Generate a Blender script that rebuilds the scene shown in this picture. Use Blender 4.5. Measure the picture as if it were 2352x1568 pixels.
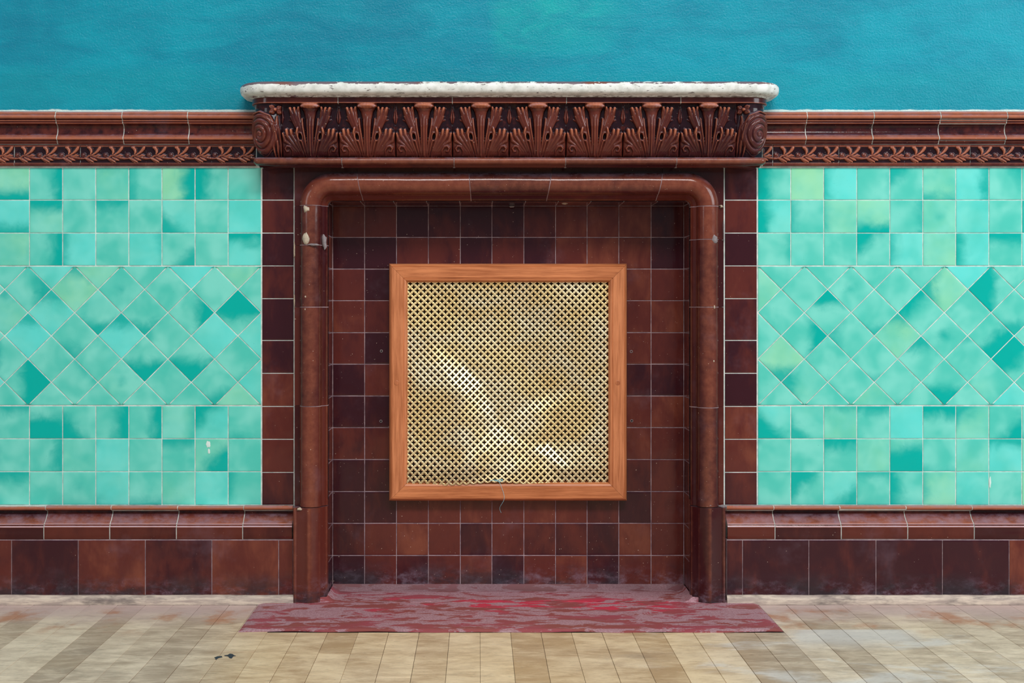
import bpy, math, random
import numpy as np
from mathutils import Vector, geometry
random.seed(7); rng = np.random.default_rng(7)
for o in list(bpy.data.objects): bpy.data.objects.remove(o, do_unlink=True)
S = bpy.context.scene
COL = S.collection

# ---------------------------------------------------------------- camera, world, light
# wall plane is y = 0, room on the -y side; photograph scale is 1 px = 1 mm on that plane
D = 3300.0; VX, VY = 1100.0, 708.0; EYE = 0.671
cam = bpy.data.cameras.new('camera'); camo = bpy.data.objects.new('camera', cam); COL.objects.link(camo)
camo.location = (0, -D/1000, EYE); camo.rotation_euler = (math.pi/2, 0, 0)
cam.sensor_width = 36; cam.lens = 36*D/2352
cam.shift_x = (1176-VX)/2352; cam.shift_y = -(784-VY)/2352
cam.clip_start = .05; S.camera = camo
S.view_settings.view_transform = 'Standard'; S.view_settings.look = 'None'
S.view_settings.gamma = 1; S.view_settings.use_curve_mapping = False
S.view_settings.exposure = -0.12
W = bpy.data.worlds.new('world'); S.world = W; W.use_nodes = True
W.node_tree.nodes['Background'].inputs[0].default_value = (.86, .93, 1.0, 1)
W.node_tree.nodes['Background'].inputs[1].default_value = .31
def area(name, loc, target, sx, sy, power, col):
    l = bpy.data.lights.new(name, 'AREA'); l.shape = 'RECTANGLE'; l.size = sx; l.size_y = sy
    l.energy = power; l.color = col
    o = bpy.data.objects.new(name, l); COL.objects.link(o); o.location = loc
    o.rotation_euler = (Vector(target)-Vector(loc)).to_track_quat('-Z', 'Y').to_euler(); return o
area('window_light_right', (3.9, -2.6, 2.3), (0.2, 0, .7), 2.2, 2.0, 120, (.90, .96, 1.0))
area('window_light_high', (.6, -5.0, 4.9), (.1, 0, .8), 3.4, 1.1, 270, (1.0, .975, .945))
area('fill_light_left', (-3.9, -4.2, 2.2), (0, 0, .8), 1.4, 1.8, 30, (.95, .97, 1.0))  # weak unseen fill lamp from the left

# ---------------------------------------------------------------- helpers
def P(px, py, p=0.0):
    k = (D-p)/D/1000
    return Vector(((px-VX)*k, -p/1000, EYE+(VY-py)*k))
WP = {}
def link(o, parent=None, loc=(0, 0, 0)):
    COL.objects.link(o); loc = Vector(loc); WP[o.name] = loc
    if parent is not None:
        o.parent = parent; o.location = loc - WP[parent.name]
    else: o.location = loc
    return o
def tag(o, label=None, cat=None, group=None, kind=None):
    if label: o['label'] = label
    if cat: o['category'] = cat
    if group: o['group'] = group
    if kind: o['kind'] = kind
    return o
def mesh(name, verts, faces, mat, smooth=None, thin=None, fmat=None, uvn=None):
    me = bpy.data.meshes.new(name); me.from_pydata([tuple(v) for v in verts], [], faces)
    for m in (mat if isinstance(mat, (list, tuple)) else [mat]): me.materials.append(m)
    if fmat is not None: me.polygons.foreach_set('material_index', fmat)
    if thin is not None:
        a = me.attributes.new('thin', 'FLOAT', 'POINT'); a.data.foreach_set('value', np.asarray(thin, 'f').ravel())
    if smooth is not None:
        me.polygons.foreach_set('use_smooth', [True]*len(me.polygons))
        if smooth > 0: me.set_sharp_from_angle(angle=math.radians(smooth))
    me.update(); return me
def obj(name, me, parent=None, loc=(0, 0, 0), rot=None):
    o = bpy.data.objects.new(name, me)
    if rot: o.rotation_euler = rot
    return link(o, parent, loc)
def empty(name, loc): return link(bpy.data.objects.new(name, None), None, loc)
def boxm(name, x0, x1, y0, y1, z0, z1, mat, bev=0.0, loc=(0, 0, 0)):
    import bmesh
    bm = bmesh.new(); bmesh.ops.create_cube(bm, size=1)
    for v in bm.verts:
        v.co = Vector(((x0+x1)/2+v.co.x*(x1-x0), (y0+y1)/2+v.co.y*(y1-y0), (z0+z1)/2+v.co.z*(z1-z0)))-Vector(loc)
    if bev: bmesh.ops.bevel(bm, geom=bm.edges[:], offset=bev, segments=1, affect='EDGES')
    me = bpy.data.meshes.new(name); bm.to_mesh(me); bm.free(); me.materials.append(mat); return me

# ---- node shorthand
class NT:
    def __init__(s, name, rough=.3, spec=.5, metal=0, coat=0):
        s.m = bpy.data.materials.new(name); s.m.use_nodes = True; s.t = s.m.node_tree
        s.b = s.t.nodes['Principled BSDF']; s.b.inputs['Roughness'].default_value = rough
        s.b.inputs['Specular IOR Level'].default_value = spec; s.b.inputs['Metallic'].default_value = metal
        if coat: s.b.inputs['Coat Weight'].default_value = coat; s.b.inputs['Coat Roughness'].default_value = .06
    def n(s, ty, ins=None, **kw):
        nd = s.t.nodes.new(ty)
        for k, v in kw.items(): setattr(nd, k, v)
        for k, v in (ins or {}).items(): s.set(nd.inputs[k], v)
        return nd
    def set(s, inp, v):
        if isinstance(v, bpy.types.NodeSocket): s.t.links.new(v, inp)
        elif isinstance(v, bpy.types.Node): s.t.links.new(v.outputs[0], inp)
        else:
            if hasattr(inp.default_value, '__len__') and not hasattr(v, '__len__'): v = [v]*len(inp.default_value)
            if hasattr(v, '__len__') and len(v) == 3 and len(inp.default_value) == 4: v = (*v, 1)
            inp.default_value = v
    def math(s, op, a, b=0, c=0, clamp=False):
        nd = s.n('ShaderNodeMath', operation=op, use_clamp=clamp)
        s.set(nd.inputs[0], a); s.set(nd.inputs[1], b); s.set(nd.inputs[2], c); return nd.outputs[0]
    def mix(s, f, a, b, mode='MIX'):
        nd = s.n('ShaderNodeMix', data_type='RGBA', blend_type=mode)
        s.set(nd.inputs[0], f); s.set(nd.inputs[6], a); s.set(nd.inputs[7], b); return nd.outputs[2]
    def ss(s, v, a, b):     # smoothstep
        nd = s.n('ShaderNodeMapRange', {'Value': v, 'From Min': a, 'From Max': b}, interpolation_type='SMOOTHSTEP'); return nd.outputs[0]
    def noise(s, vec, scale, detail=3, rough=.5, dist=0, w=None):
        nd = s.n('ShaderNodeTexNoise', {'Vector': vec, 'Scale': scale, 'Detail': detail, 'Roughness': rough, 'Distortion': dist},
                 noise_dimensions='4D' if w is not None else '3D')
        if w is not None: s.set(nd.inputs['W'], w)
        return nd.outputs[0]
    def vscale(s, vec, v):
        nd = s.n('ShaderNodeVectorMath', {0: vec, 1: v}, operation='MULTIPLY'); return nd.outputs[0]
    def bump(s, h, strength, dist, prev=None):
        nd = s.n('ShaderNodeBump', {'Height': h, 'Strength': strength, 'Distance': dist})
        if prev is not None: s.set(nd.inputs['Normal'], prev)
        return nd.outputs[0]
    def obj(s): return s.n('ShaderNodeTexCoord').outputs['Object']
    def pos(s): return s.n('ShaderNodeNewGeometry').outputs['Position']
    def rnd(s): return s.n('ShaderNodeObjectInfo').outputs['Random']
    def attr(s, name, ty='GEOMETRY', out='Fac'): return s.n('ShaderNodeAttribute', attribute_name=name, attribute_type=ty).outputs[out]
    def fin(s, col=None, normal=None, rough=None):
        if col is not None: s.set(s.b.inputs['Base Color'], col)
        if normal is not None:
            s.set(s.b.inputs['Normal'], normal)
        if rough is not None: s.set(s.b.inputs['Roughness'], rough)
        return s.m
def srgb(r, g, b):
    f = lambda c: (c/255/12.92) if c/255 <= .04045 else ((c/255+.055)/1.055)**2.4
    return (f(r), f(g), f(b))

# ---------------------------------------------------------------- materials
def m_green():
    t = NT('green_glaze', .16, .25)
    o = t.obj(); r = t.math('MULTIPLY', t.rnd(), 60)
    sep = t.n('ShaderNodeSeparateXYZ', {0: o}); X, Z = sep.outputs[0], sep.outputs[2]
    gx, gz = t.attr('glaze_x', 'OBJECT'), t.attr('glaze_z', 'OBJECT')
    amt, hue, cen = t.attr('glaze_amount', 'OBJECT'), t.attr('glaze_hue', 'OBJECT'), t.attr('glaze_centre', 'OBJECT')
    xn, zn = t.math('MULTIPLY', X, 27), t.math('MULTIPLY', Z, 27)
    d = t.math('ADD', t.math('MULTIPLY', xn, gx), t.math('MULTIPLY', zn, gz))
    rad = t.math('SQRT', t.math('ADD', t.math('MULTIPLY', xn, xn), t.math('MULTIPLY', zn, zn)))
    dc = t.math('SUBTRACT', .75, rad)
    d = t.math('ADD', d, t.math('MULTIPLY', cen, t.math('SUBTRACT', dc, d)))
    n1 = t.noise(o, 26, 3, .55, .6, w=r); n2 = t.noise(o, 17, 2, .45, .3, w=t.math('ADD', r, 9)); n3 = t.noise(o, 900, 2, .6)
    d = t.math('ADD', d, t.math('MULTIPLY', t.math('SUBTRACT', n1, .5), 1.25))
    d = t.math('ADD', d, t.math('MULTIPLY', t.math('SUBTRACT', n3, .5), .45))
    edge = t.math('SUBTRACT', 1.05, t.math('MULTIPLY', amt, 1.7))
    dark = t.ss(d, edge, t.math('ADD', edge, 1.0))
    dark = t.math('MULTIPLY', dark, t.math('ADD', .30, t.math('MULTIPLY', amt, 1.0), clamp=True))
    light = t.mix(t.ss(n2, .3, .72), srgb(80, 199, 182), srgb(124, 218, 202))
    hv = t.math('ADD', hue, t.math('MULTIPLY', t.math('SUBTRACT', t.noise(o, 18, 2, .5, 0, w=t.math('ADD', r, 31)), .5), 1.1))
    light = t.mix(t.math('MULTIPLY', t.ss(hv, .3, 1.9), .8), light, srgb(160, 224, 168))
    light = t.mix(t.math('MULTIPLY', t.ss(hv, -.2, -1.5), .8), light, srgb(100, 226, 220))
    base = t.mix(dark, light, srgb(0, 174, 162))
    spk = t.ss(t.noise(o, 420, 1, .5, 0, w=r), .72, .78)
    base = t.mix(t.math('MULTIPLY', spk, .35), base, srgb(10, 140, 120))
    nb = t.bump(t.noise(o, 14, 2, .5, 0, w=r), .35, .004)
    nb = t.bump(n3, .05, .0006, nb)
    return t.fin(base, nb, t.math('ADD', .14, t.math('MULTIPLY', n2, .12)))
def m_brown(name='brown_glaze', flat=True, lift=1.0):
    t = NT(name, .14, .30)
    o = t.obj(); pw = t.pos(); r = t.math('MULTIPLY', t.rnd(), 50)
    n1 = t.noise(t.vscale(o, (1, 1, .55)), 22, 3, .55, .5, w=r)
    n2 = t.noise(t.vscale(pw, (1, 1, .25)), 160, 3, .65); n3 = t.noise(pw, 700, 2, .6)
    tone = t.math('ADD', t.math('MULTIPLY', n1, 1.2), t.math('MULTIPLY', t.math('SUBTRACT', t.rnd(), .5), 1.0))
    tone = t.math('ADD', tone, t.math('MULTIPLY', t.math('SUBTRACT', n2, .5), .22))
    if flat:
        c = t.mix(t.ss(tone, .18, .80), srgb(56, 22, 30), srgb(92, 40, 35))
        c = t.mix(t.ss(tone, .78, 1.35), c, srgb(122, 64, 48))
    else:
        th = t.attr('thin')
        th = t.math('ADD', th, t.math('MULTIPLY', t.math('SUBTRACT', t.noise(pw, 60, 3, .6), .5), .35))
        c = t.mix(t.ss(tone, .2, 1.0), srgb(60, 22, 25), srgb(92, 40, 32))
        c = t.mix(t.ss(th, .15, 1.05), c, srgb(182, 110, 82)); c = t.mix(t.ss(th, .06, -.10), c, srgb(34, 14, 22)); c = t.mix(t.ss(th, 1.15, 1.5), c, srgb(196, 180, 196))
    # household dust: low down on the wall and on up-facing ledges, plus tiny paint specks
    nz = t.n('ShaderNodeSeparateXYZ', {0: t.n('ShaderNodeNewGeometry').outputs['Normal']}).outputs[2]
    Z = t.n('ShaderNodeSeparateXYZ', {0: pw}).outputs[2]
    dn = t.noise(t.vscale(pw, (1, 1, 1.6)), 30, 5, .7)
    low = t.math('MULTIPLY', t.ss(Z, .075, .0), t.ss(dn, .42, .8))
    up = t.math('MULTIPLY', t.ss(nz, .35, .95), t.ss(dn, .3, .7))
    dust = t.math('MULTIPLY', t.math('MAXIMUM', low, t.math('MULTIPLY', up, .8)), t.math('ADD', .45, t.math('MULTIPLY', t.noise(pw, 420, 3, .7), .5)))
    dust = t.math('MAXIMUM', dust, t.math('MULTIPLY', t.ss(t.noise(pw, 9, 4, .65), .55, .85), .14))
    c = t.mix(dust, c, srgb(150, 132, 150))
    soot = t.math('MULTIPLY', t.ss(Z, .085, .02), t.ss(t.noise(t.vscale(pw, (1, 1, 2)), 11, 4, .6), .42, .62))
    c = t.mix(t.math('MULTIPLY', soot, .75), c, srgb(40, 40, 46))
    sp = t.ss(t.noise(pw, 330, 1, .4), .79, .82)
    c = t.mix(t.math('MULTIPLY', sp, .8), c, srgb(225, 200, 180))
    nb = t.bump(t.noise(o, 16, 2, .5, 0, w=r), .3, .004); nb = t.bump(n2, .10, .0012, nb); nb = t.bump(n3, .05, .0004, nb)
    return t.fin(c, nb, t.math('ADD', .13, t.math('MULTIPLY', dust, .8)))
def m_grout(name, a, b):
    t = NT(name, .85, .2); pw = t.pos(); n = t.noise(pw, 45, 4, .65)
    c = t.mix(t.ss(n, .3, .7), a, b)
    return t.fin(c, t.bump(t.noise(pw, 900, 3, .6), .4, .0006))
def m_paint():
    t = NT('teal_wall_paint', .3, .22); pw = t.pos()
    big = t.noise(pw, 2.2, 4, .55, .4); mid = t.noise(t.vscale(pw, (1, 1, 3.2)), 5.5, 4, .6, .8); brush = t.noise(t.vscale(pw, (.18, 1, 1)), 170, 3, .6)
    v = t.math('ADD', t.math('MULTIPLY', big, .6), t.math('MULTIPLY', mid, .5)); v = t.math('ADD', v, t.math('MULTIPLY', brush, .12))
    c = t.mix(t.ss(v, .42, .8), srgb(0, 124, 152), srgb(0, 152, 174))
    sx = t.n('ShaderNodeSeparateXYZ', {0: pw}); X, Z = sx.outputs[0], sx.outputs[2]
    # thinner green repair patch with square-ish brushed edges
    wob = t.math('MULTIPLY', t.math('SUBTRACT', t.noise(pw, 7, 3, .6), .5), .10)
    px = t.math('MULTIPLY', t.ss(t.math('ADD', X, wob), .015, .06), t.ss(t.math('ADD', X, wob), .42, .16))
    pz = t.ss(t.math('ADD', Z, wob), 1.20, 1.33)
    c = t.mix(t.math('MULTIPLY', t.math('MULTIPLY', px, pz), t.math('ADD', .35, t.math('MULTIPLY', t.ss(mid, .4, .65), .4))), c, srgb(8, 168, 170))
    # low band along the rail repainted slightly lighter
    bz = t.ss(t.math('ADD', Z, t.math('MULTIPLY', wob, .5)), 1.235, 1.20)
    c = t.mix(t.math('MULTIPLY', bz, .35), c, srgb(10, 150, 162))
    # chips, and the ragged unpainted filler line over the rail
    chip = t.math('MULTIPLY', t.ss(t.noise(pw, 240, 2, .6), .775, .80), t.ss(t.noise(pw, 5, 2, .5), .46, .62))
    rag = t.math('ADD', t.math('MULTIPLY', t.noise(t.vscale(pw, (.4, 1, 1)), 55, 5, .7), .010), t.math('MULTIPLY', t.noise(pw, 6, 3, .6), .005))
    line = t.ss(t.math('SUBTRACT', t.math('SUBTRACT', Z, 1.1200), rag), .0015, -.0015)
    c = t.mix(t.math('MAXIMUM', chip, line), c, srgb(208, 226, 220))
    n1 = t.noise(pw, 230, 4, .6, .3); n2 = t.noise(pw, 28, 3, .5)
    nb = t.bump(n1, .6, .0022); nb = t.bump(n2, .3, .004, nb); nb = t.bump(brush, .15, .001, nb)
    return t.fin(c, nb, .27)
def m_chipped():
    t = NT('chipped_white_paint', .42, .4); pw = t.pos()
    Z = t.n('ShaderNodeSeparateXYZ', {0: pw}); X, ZZ = Z.outputs[0], Z.outputs[2]
    n = t.noise(t.vscale(pw, (.75, 1, 1.5)), 34, 6, .66, .5); n2 = t.noise(t.vscale(pw, (.6, 1, 2)), 130, 4, .65)
    g = t.noise(t.vscale(pw, (1, 1, .2)), 7, 2, .5)
    v = t.math('ADD', t.math('MULTIPLY', n, .8), t.math('MULTIPLY', n2, .25))
    left = t.math('MULTIPLY', t.ss(X, -.18, -.46), .105)
    top = t.math('MULTIPLY', t.ss(ZZ, 1.1635, 1.1700), .235)
    v = t.math('ADD', v, t.math('ADD', left, top)); v = t.math('ADD', v, t.math('MULTIPLY', t.math('SUBTRACT', g, .5), .12))
    chip = t.ss(v, .70, .715)
    bits = t.math('MULTIPLY', t.ss(t.noise(t.vscale(pw, (.5, 1, 1.8)), 95, 4, .7), .62, .635), .85)
    under = t.mix(t.ss(g, .48, .62), srgb(112, 98, 106), srgb(124, 76, 66))
    white = t.mix(t.ss(t.noise(pw, 60, 4, .6), .35, .75), srgb(236, 238, 233), srgb(205, 207, 200))
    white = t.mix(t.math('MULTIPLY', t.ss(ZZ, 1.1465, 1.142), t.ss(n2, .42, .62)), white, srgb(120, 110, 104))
    c = t.mix(bits, white, srgb(95, 82, 80)); c = t.mix(chip, c, under)
    nb = t.bump(t.math('SUBTRACT', 1, t.math('MAXIMUM', chip, bits)), .5, .0003); return t.fin(c, nb, t.math('SUBTRACT', .45, t.math('MULTIPLY', chip, .2)))
def m_wood(name, dark, light, axis=0):
    t = NT(name, .38, .35); o = t.obj(); sc = [1, 1, 1]; sc[axis] = .045
    v = t.vscale(o, tuple(sc)); r = t.math('MULTIPLY', t.rnd(), 20)
    n = t.noise(v, 240, 4, .62, .3, w=r); n2 = t.noise(v, 900, 2, .6, 0, w=r); n3 = t.noise(o, 9, 2, .5, 0, w=r)
    f = t.math('ADD', t.math('MULTIPLY', n, .8), t.math('MULTIPLY', n3, .35))
    c = t.mix(t.ss(f, .32, .78), dark, light)
    c = t.mix(t.math('MULTIPLY', t.ss(n2, .6, .72), .35), c, tuple(x*.4 for x in dark))
    return t.fin(c, t.bump(n2, .2, .0005), .36)
def m_floor(name='floor_boards_worn'):
    t = NT(name, .42, .4); pw = t.pos(); r = t.math('MULTIPLY', t.rnd(), 40)
    sx = t.n('ShaderNodeSeparateXYZ', {0: pw}); X, Y = sx.outputs[0], sx.outputs[1]
    gr = t.noise(t.vscale(pw, (.34, 1, 1)), 44, 7, .72, .7); bl = t.noise(t.vscale(pw, (.7, 1, 1)), 15, 6, .62, .5); big = t.noise(pw, 3.1, 3, .55)
    fine = t.noise(t.vscale(pw, (.2, 1, 1)), 420, 3, .7)
    tone = t.math('ADD', t.math('MULTIPLY', gr, .60), t.math('MULTIPLY', bl, .65)); tone = t.math('SUBTRACT', tone, .17); tone = t.math('ADD', tone, t.math('MULTIPLY', t.rnd(), .24))
    warm = t.mix(t.ss(tone, .35, .85), srgb(190, 156, 116), srgb(246, 218, 176))
    cool = t.mix(t.ss(tone, .35, .85), srgb(172, 148, 126), srgb(240, 218, 192))
    cm = t.math('MULTIPLY', t.ss(X, -.62, -.40), t.ss(X, .62, .36))
    cm = t.math('ADD', t.math('MULTIPLY', cm, .85), t.math('MULTIPLY', t.math('SUBTRACT', big, .5), 1.0), clamp=True)
    c = t.mix(cm, cool, warm)
    # mauve dust drifted against the wall, rusty stains beyond it
    wob = t.math('MULTIPLY', t.math('SUBTRACT', t.noise(pw, 9, 4, .6), .5), .22)
    near = t.ss(t.math('ADD', Y, wob), -.30, -.08)
    c = t.mix(t.math('MULTIPLY', near, .78), c, srgb(204, 178, 174))
    st = t.math('MULTIPLY', t.math('MULTIPLY', t.ss(Y, -.38, -.24), t.ss(Y, -.06, -.13)), t.ss(t.noise(t.vscale(pw, (1, .8, 1)), 8.5, 5, .62), .50, .66))
    c = t.mix(t.math('MULTIPLY', st, .75), c, srgb(186, 122, 86))
    dk = t.math('MULTIPLY', t.ss(t.noise(t.vscale(pw, (.7, 1, 1)), 5, 5, .65), .56, .75), .45)
    c = t.mix(dk, c, srgb(140, 122, 108))
    # window reflection painted pale onto the right-hand boards, with chalky scuffs around it
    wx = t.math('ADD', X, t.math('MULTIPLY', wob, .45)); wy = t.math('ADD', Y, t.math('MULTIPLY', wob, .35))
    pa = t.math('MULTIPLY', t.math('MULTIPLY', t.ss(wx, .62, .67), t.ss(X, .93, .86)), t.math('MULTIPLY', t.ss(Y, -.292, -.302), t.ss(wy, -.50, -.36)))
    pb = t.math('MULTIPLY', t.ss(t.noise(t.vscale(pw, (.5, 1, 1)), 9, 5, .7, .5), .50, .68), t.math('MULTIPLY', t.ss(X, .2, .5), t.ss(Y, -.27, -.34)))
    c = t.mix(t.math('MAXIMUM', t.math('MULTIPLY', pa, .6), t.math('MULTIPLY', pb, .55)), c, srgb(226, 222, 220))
    scr = t.math('MULTIPLY', t.ss(t.noise(t.vscale(pw, (.1, 1, 1)), 75, 5, .75, .3), .64, .70), .4)
    c = t.mix(scr, c, srgb(232, 226, 216))
    s2 = t.ss(t.noise(t.vscale(pw, (.16, 1, 1)), 210, 5, .8, .2), .60, .68)
    c = t.mix(t.math('MULTIPLY', s2, .35), c, srgb(236, 226, 212))
    dirt = t.ss(t.noise(t.vscale(pw, (.45, 1, 1)), 95, 5, .75, .6), .56, .70)
    c = t.mix(t.math('MULTIPLY', dirt, .38), c, srgb(130, 110, 92))
    crk = t.math('MULTIPLY', t.ss(t.noise(t.vscale(pw, (.07, 1, 1)), 62, 3, .7, .2, w=r), .715, .73), .6)
    c = t.mix(crk, c, srgb(66, 52, 44))
    c = t.mix(t.math('MULTIPLY', t.ss(fine, .52, .8), .4), c, srgb(140, 118, 98))
    nb = t.bump(t.math('SUBTRACT', fine, crk), .25, .0008); nb = t.bump(bl, .12, .003, nb)
    return t.fin(c, nb, .48)
def m_hearth():
    t = NT('red_painted_hearth', .45, .35); pw = t.pos()
    Y = t.n('ShaderNodeSeparateXYZ', {0: pw}).outputs[1]
    v = t.vscale(pw, (.42, 1, 1))
    n = t.noise(v, 30, 6, .64, .6); n2 = t.noise(v, 13, 4, .55, .4); n3 = t.noise(pw, 260, 3, .7); fine = t.noise(v, 190, 3, .7)
    dusty = t.mix(t.ss(n3, .35, .7), srgb(158, 112, 120), srgb(190, 152, 160))
    red = t.mix(t.ss(n2, .40, .62), srgb(142, 66, 58), srgb(158, 62, 74))
    X = t.n('ShaderNodeSeparateXYZ', {0: pw}).outputs[0]
    bz = t.math('MULTIPLY', t.ss(Y, -.17, -.11), t.ss(Y, .03, -.03)); bz = t.math('MULTIPLY', bz, t.math('MULTIPLY', t.ss(X, -.30, -.2), t.ss(X, .47, .40)))
    red = t.mix(t.math('MULTIPLY', bz, t.ss(n2, .49, .55)), red, srgb(204, 36, 66))
    e = t.math('ADD', n, t.math('MULTIPLY', t.math('SUBTRACT', fine, .5), .10))
    e = t.math('ADD', e, t.math('MULTIPLY', t.ss(Y, -.20, -.30), .07)); e = t.math('ADD', e, t.math('MULTIPLY', bz, .05))
    c = t.mix(t.math('MULTIPLY', t.ss(e, .515, .545), t.math('ADD', .62, t.math('MULTIPLY', n3, .5), clamp=True)), dusty, red)
    c = t.mix(t.math('MULTIPLY', t.ss(fine, .58, .75), .35), c, srgb(110, 78, 84))
    sc = t.math('MULTIPLY', t.ss(t.noise(t.vscale(pw, (.12, 1, 1)), 60, 4, .7), .63, .68), .5)
    c = t.mix(sc, c, srgb(196, 172, 176))
    c = t.mix(t.math('MULTIPLY', t.ss(t.noise(pw, 300, 1, .4), .77, .80), .8), c, srgb(225, 210, 205))
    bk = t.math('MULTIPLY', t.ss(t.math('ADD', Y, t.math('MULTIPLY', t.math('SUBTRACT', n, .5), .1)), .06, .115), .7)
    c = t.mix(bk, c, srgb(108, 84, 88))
    nb = t.bump(e, .3, .0015); nb = t.bump(n3, .12, .0006, nb)
    return t.fin(c, nb, .5)
def m_brass():
    t = NT('old_brass', .30, .5, .88); pw = t.pos()
    n = t.noise(pw, 11, 4, .6, .5); n2 = t.noise(pw, 90, 4, .7)
    c = t.mix(t.ss(n, .35, .7), (.96, .74, .36), (1.0, .88, .58))
    c = t.mix(t.math('MULTIPLY', t.ss(n2, .55, .8), .35), c, (.45, .33, .18))
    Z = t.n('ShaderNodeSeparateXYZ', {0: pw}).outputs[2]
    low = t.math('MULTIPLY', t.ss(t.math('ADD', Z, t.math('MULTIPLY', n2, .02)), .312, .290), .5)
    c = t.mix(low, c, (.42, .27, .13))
    t.fin(c, t.bump(t.noise(pw, 50, 2, .5), .15, .002), t.math('ADD', .33, t.math('MULTIPLY', n2, .14))); return t.m
def m_plain(name, col, rough=.6, bump=.3, var=.25):
    t = NT(name, rough, .3); pw = t.pos(); n = t.noise(pw, 120, 4, .7)
    c = t.mix(t.ss(n, .3, .75), tuple(x*(1-var) for x in col), col)
    return t.fin(c, t.bump(t.noise(pw, 300, 3, .6), bump, .001))
def m_strip():
    t = NT('scuffed_pale_strip', .6, .25); pw = t.pos(); v = t.vscale(pw, (.12, 1, 1))
    n = t.noise(v, 130, 5, .7, .3); n2 = t.noise(t.vscale(pw, (.35, 1, 1)), 32, 4, .65)
    c = t.mix(t.ss(n, .35, .65), srgb(168, 152, 142), srgb(212, 196, 178))
    c = t.mix(t.math('MULTIPLY', t.ss(n2, .50, .72), .85), c, srgb(108, 98, 94))
    c = t.mix(t.math('MULTIPLY', t.ss(n, .62, .72), .5), c, srgb(84, 74, 72))
    return t.fin(c, t.bump(n, .5, .0012))
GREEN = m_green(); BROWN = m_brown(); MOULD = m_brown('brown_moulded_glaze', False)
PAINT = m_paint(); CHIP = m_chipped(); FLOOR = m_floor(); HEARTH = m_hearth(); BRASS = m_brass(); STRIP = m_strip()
GROUT = m_grout('pale_grout', srgb(182, 194, 190), srgb(226, 230, 224))
DGROUT = m_grout('mauve_grout', srgb(128, 108, 116), srgb(178, 156, 160))
WOODH = m_wood('frame_wood', srgb(156, 86, 48), srgb(214, 134, 86), 0)
WOODV = m_wood('frame_wood_upright', srgb(160, 90, 52), srgb(216, 138, 92), 2)
BLACK = m_plain('cavity_black', srgb(26, 18, 16), .9); MORTAR = m_plain('crumbly_mortar', srgb(206, 190, 168), .9, .8, .35)  # near-black for the dark insides of the duct and plug holes
GREYM = m_plain('grey_mortar', srgb(150, 140, 142), .9, .8, .35)

# ---------------------------------------------------------------- wall shell
def pz(y, p=0.0): return EYE+(VY-y)*(D-p)/D/1000
RX0, RX1, RZ1, RD = .0699-.4178, .0699+.4178, .671+.2435, .120     # fireplace recess
XL, XR, ZT = -1.3365, 1.4748, 2.3
zp = 1.1165                                                    # top of the tiling
v = []; f = []; fm = []
def quad(a, b, c, d, m): 
    n = len(v); v.extend([a, b, c, d]); f.append((n, n+1, n+2, n+3)); fm.append(m)
yb, yp, yr = .0012, .004, RD+.0012
quad((XL, yp, zp), (XR, yp, zp), (XR, yp, ZT), (XL, yp, ZT), 0)
quad((XL, .3, ZT), (XL, yp, ZT), (XR, yp, ZT), (XR, .3, ZT), 0)
quad((XL, yb, zp), (XR, yb, zp), (XR, yp, zp), (XL, yp, zp), 1)
hx0, hx1, hz = RX0-.0012, RX1+.0012, RZ1+.0012
quad((XL, yb, 0), (hx0, yb, 0), (hx0, yb, zp), (XL, yb, zp), 1)
quad((hx1, yb, 0), (XR, yb, 0), (XR, yb, zp), (hx1, yb, zp), 1)
quad((hx0, yb, hz), (hx1, yb, hz), (hx1, yb, zp), (hx0, yb, zp), 1)
quad((XL, .3, 0), (XL, yb, 0), (XL, yp, ZT), (XL, .3, ZT), 1)
quad((XR, yb, 0), (XR, .3, 0), (XR, .3, ZT), (XR, yp, ZT), 1)
quad((XR, .3, 0), (XL, .3, 0), (XL, .3, ZT), (XR, .3, ZT), 1)
wall = obj('wall_back', mesh('wall_back', v, f, [PAINT, GROUT], fmat=fm)); tag(wall, 'back wall, teal paint above a dado of green and brown glazed tiles', kind='structure')

# ---------------------------------------------------------------- tiles
def inset(poly, d):
    n = len(poly); out = []
    for i in range(n):
        p0, p1, p2 = Vector(poly[i-1]), Vector(poly[i]), Vector(poly[(i+1) % n])
        e1 = (p1-p0).normalized(); e2 = (p2-p1).normalized()
        n1 = Vector((-e1.y, e1.x)); n2 = Vector((-e2.y, e2.x))
        b = n1+n2; k = max(b.length_squared, 1e-6)
        out.append(p1+b*(2*d/k))
    return out
def tile_mesh(name, poly, mat, gap=.9, depth=3.0, pillow=True):
    """poly in mm, counter-clockwise seen from the front (x right, z up)"""
    rings = [(gap, depth), (gap, .75), (gap+.7, .2), (gap+3.2, 0.0)]
    vs = []; fs = []; n = len(poly)
    for d, y in rings:
        for q in inset(poly, d): vs.append((q.x/1000, y/1000, q.y/1000))
    for r in range(3):
        for i in range(n):
            j = (i+1) % n; fs.append((r*n+i, r*n+j, (r+1)*n+j, (r+1)*n+i))
    fs.append(tuple(3*n+i for i in range(n)))
    me = mesh(name, vs, fs, mat); me.polygons.foreach_set('use_smooth', [False]*len(me.polygons)); return me
RC = {}
def rect_tile(w, h, mat):
    k = (round(w, 1), round(h, 1), mat.name)
    if k not in RC: RC[k] = tile_mesh('tile', [(-w/2, -h/2), (w/2, -h/2), (w/2, h/2), (-w/2, h/2)], mat)
    return RC[k]
def put_tile(name, me, parent, loc, rot=(0, 0, 0), jit=.0045, dj=.0003):
    r = (rot[0]+random.uniform(-jit, jit), rot[1], rot[2]+random.uniform(-jit, jit))
    return obj(name, me, parent, Vector(loc)+Vector((0, random.uniform(-dj, dj) if not rot[2] else 0, 0)), r)
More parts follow.
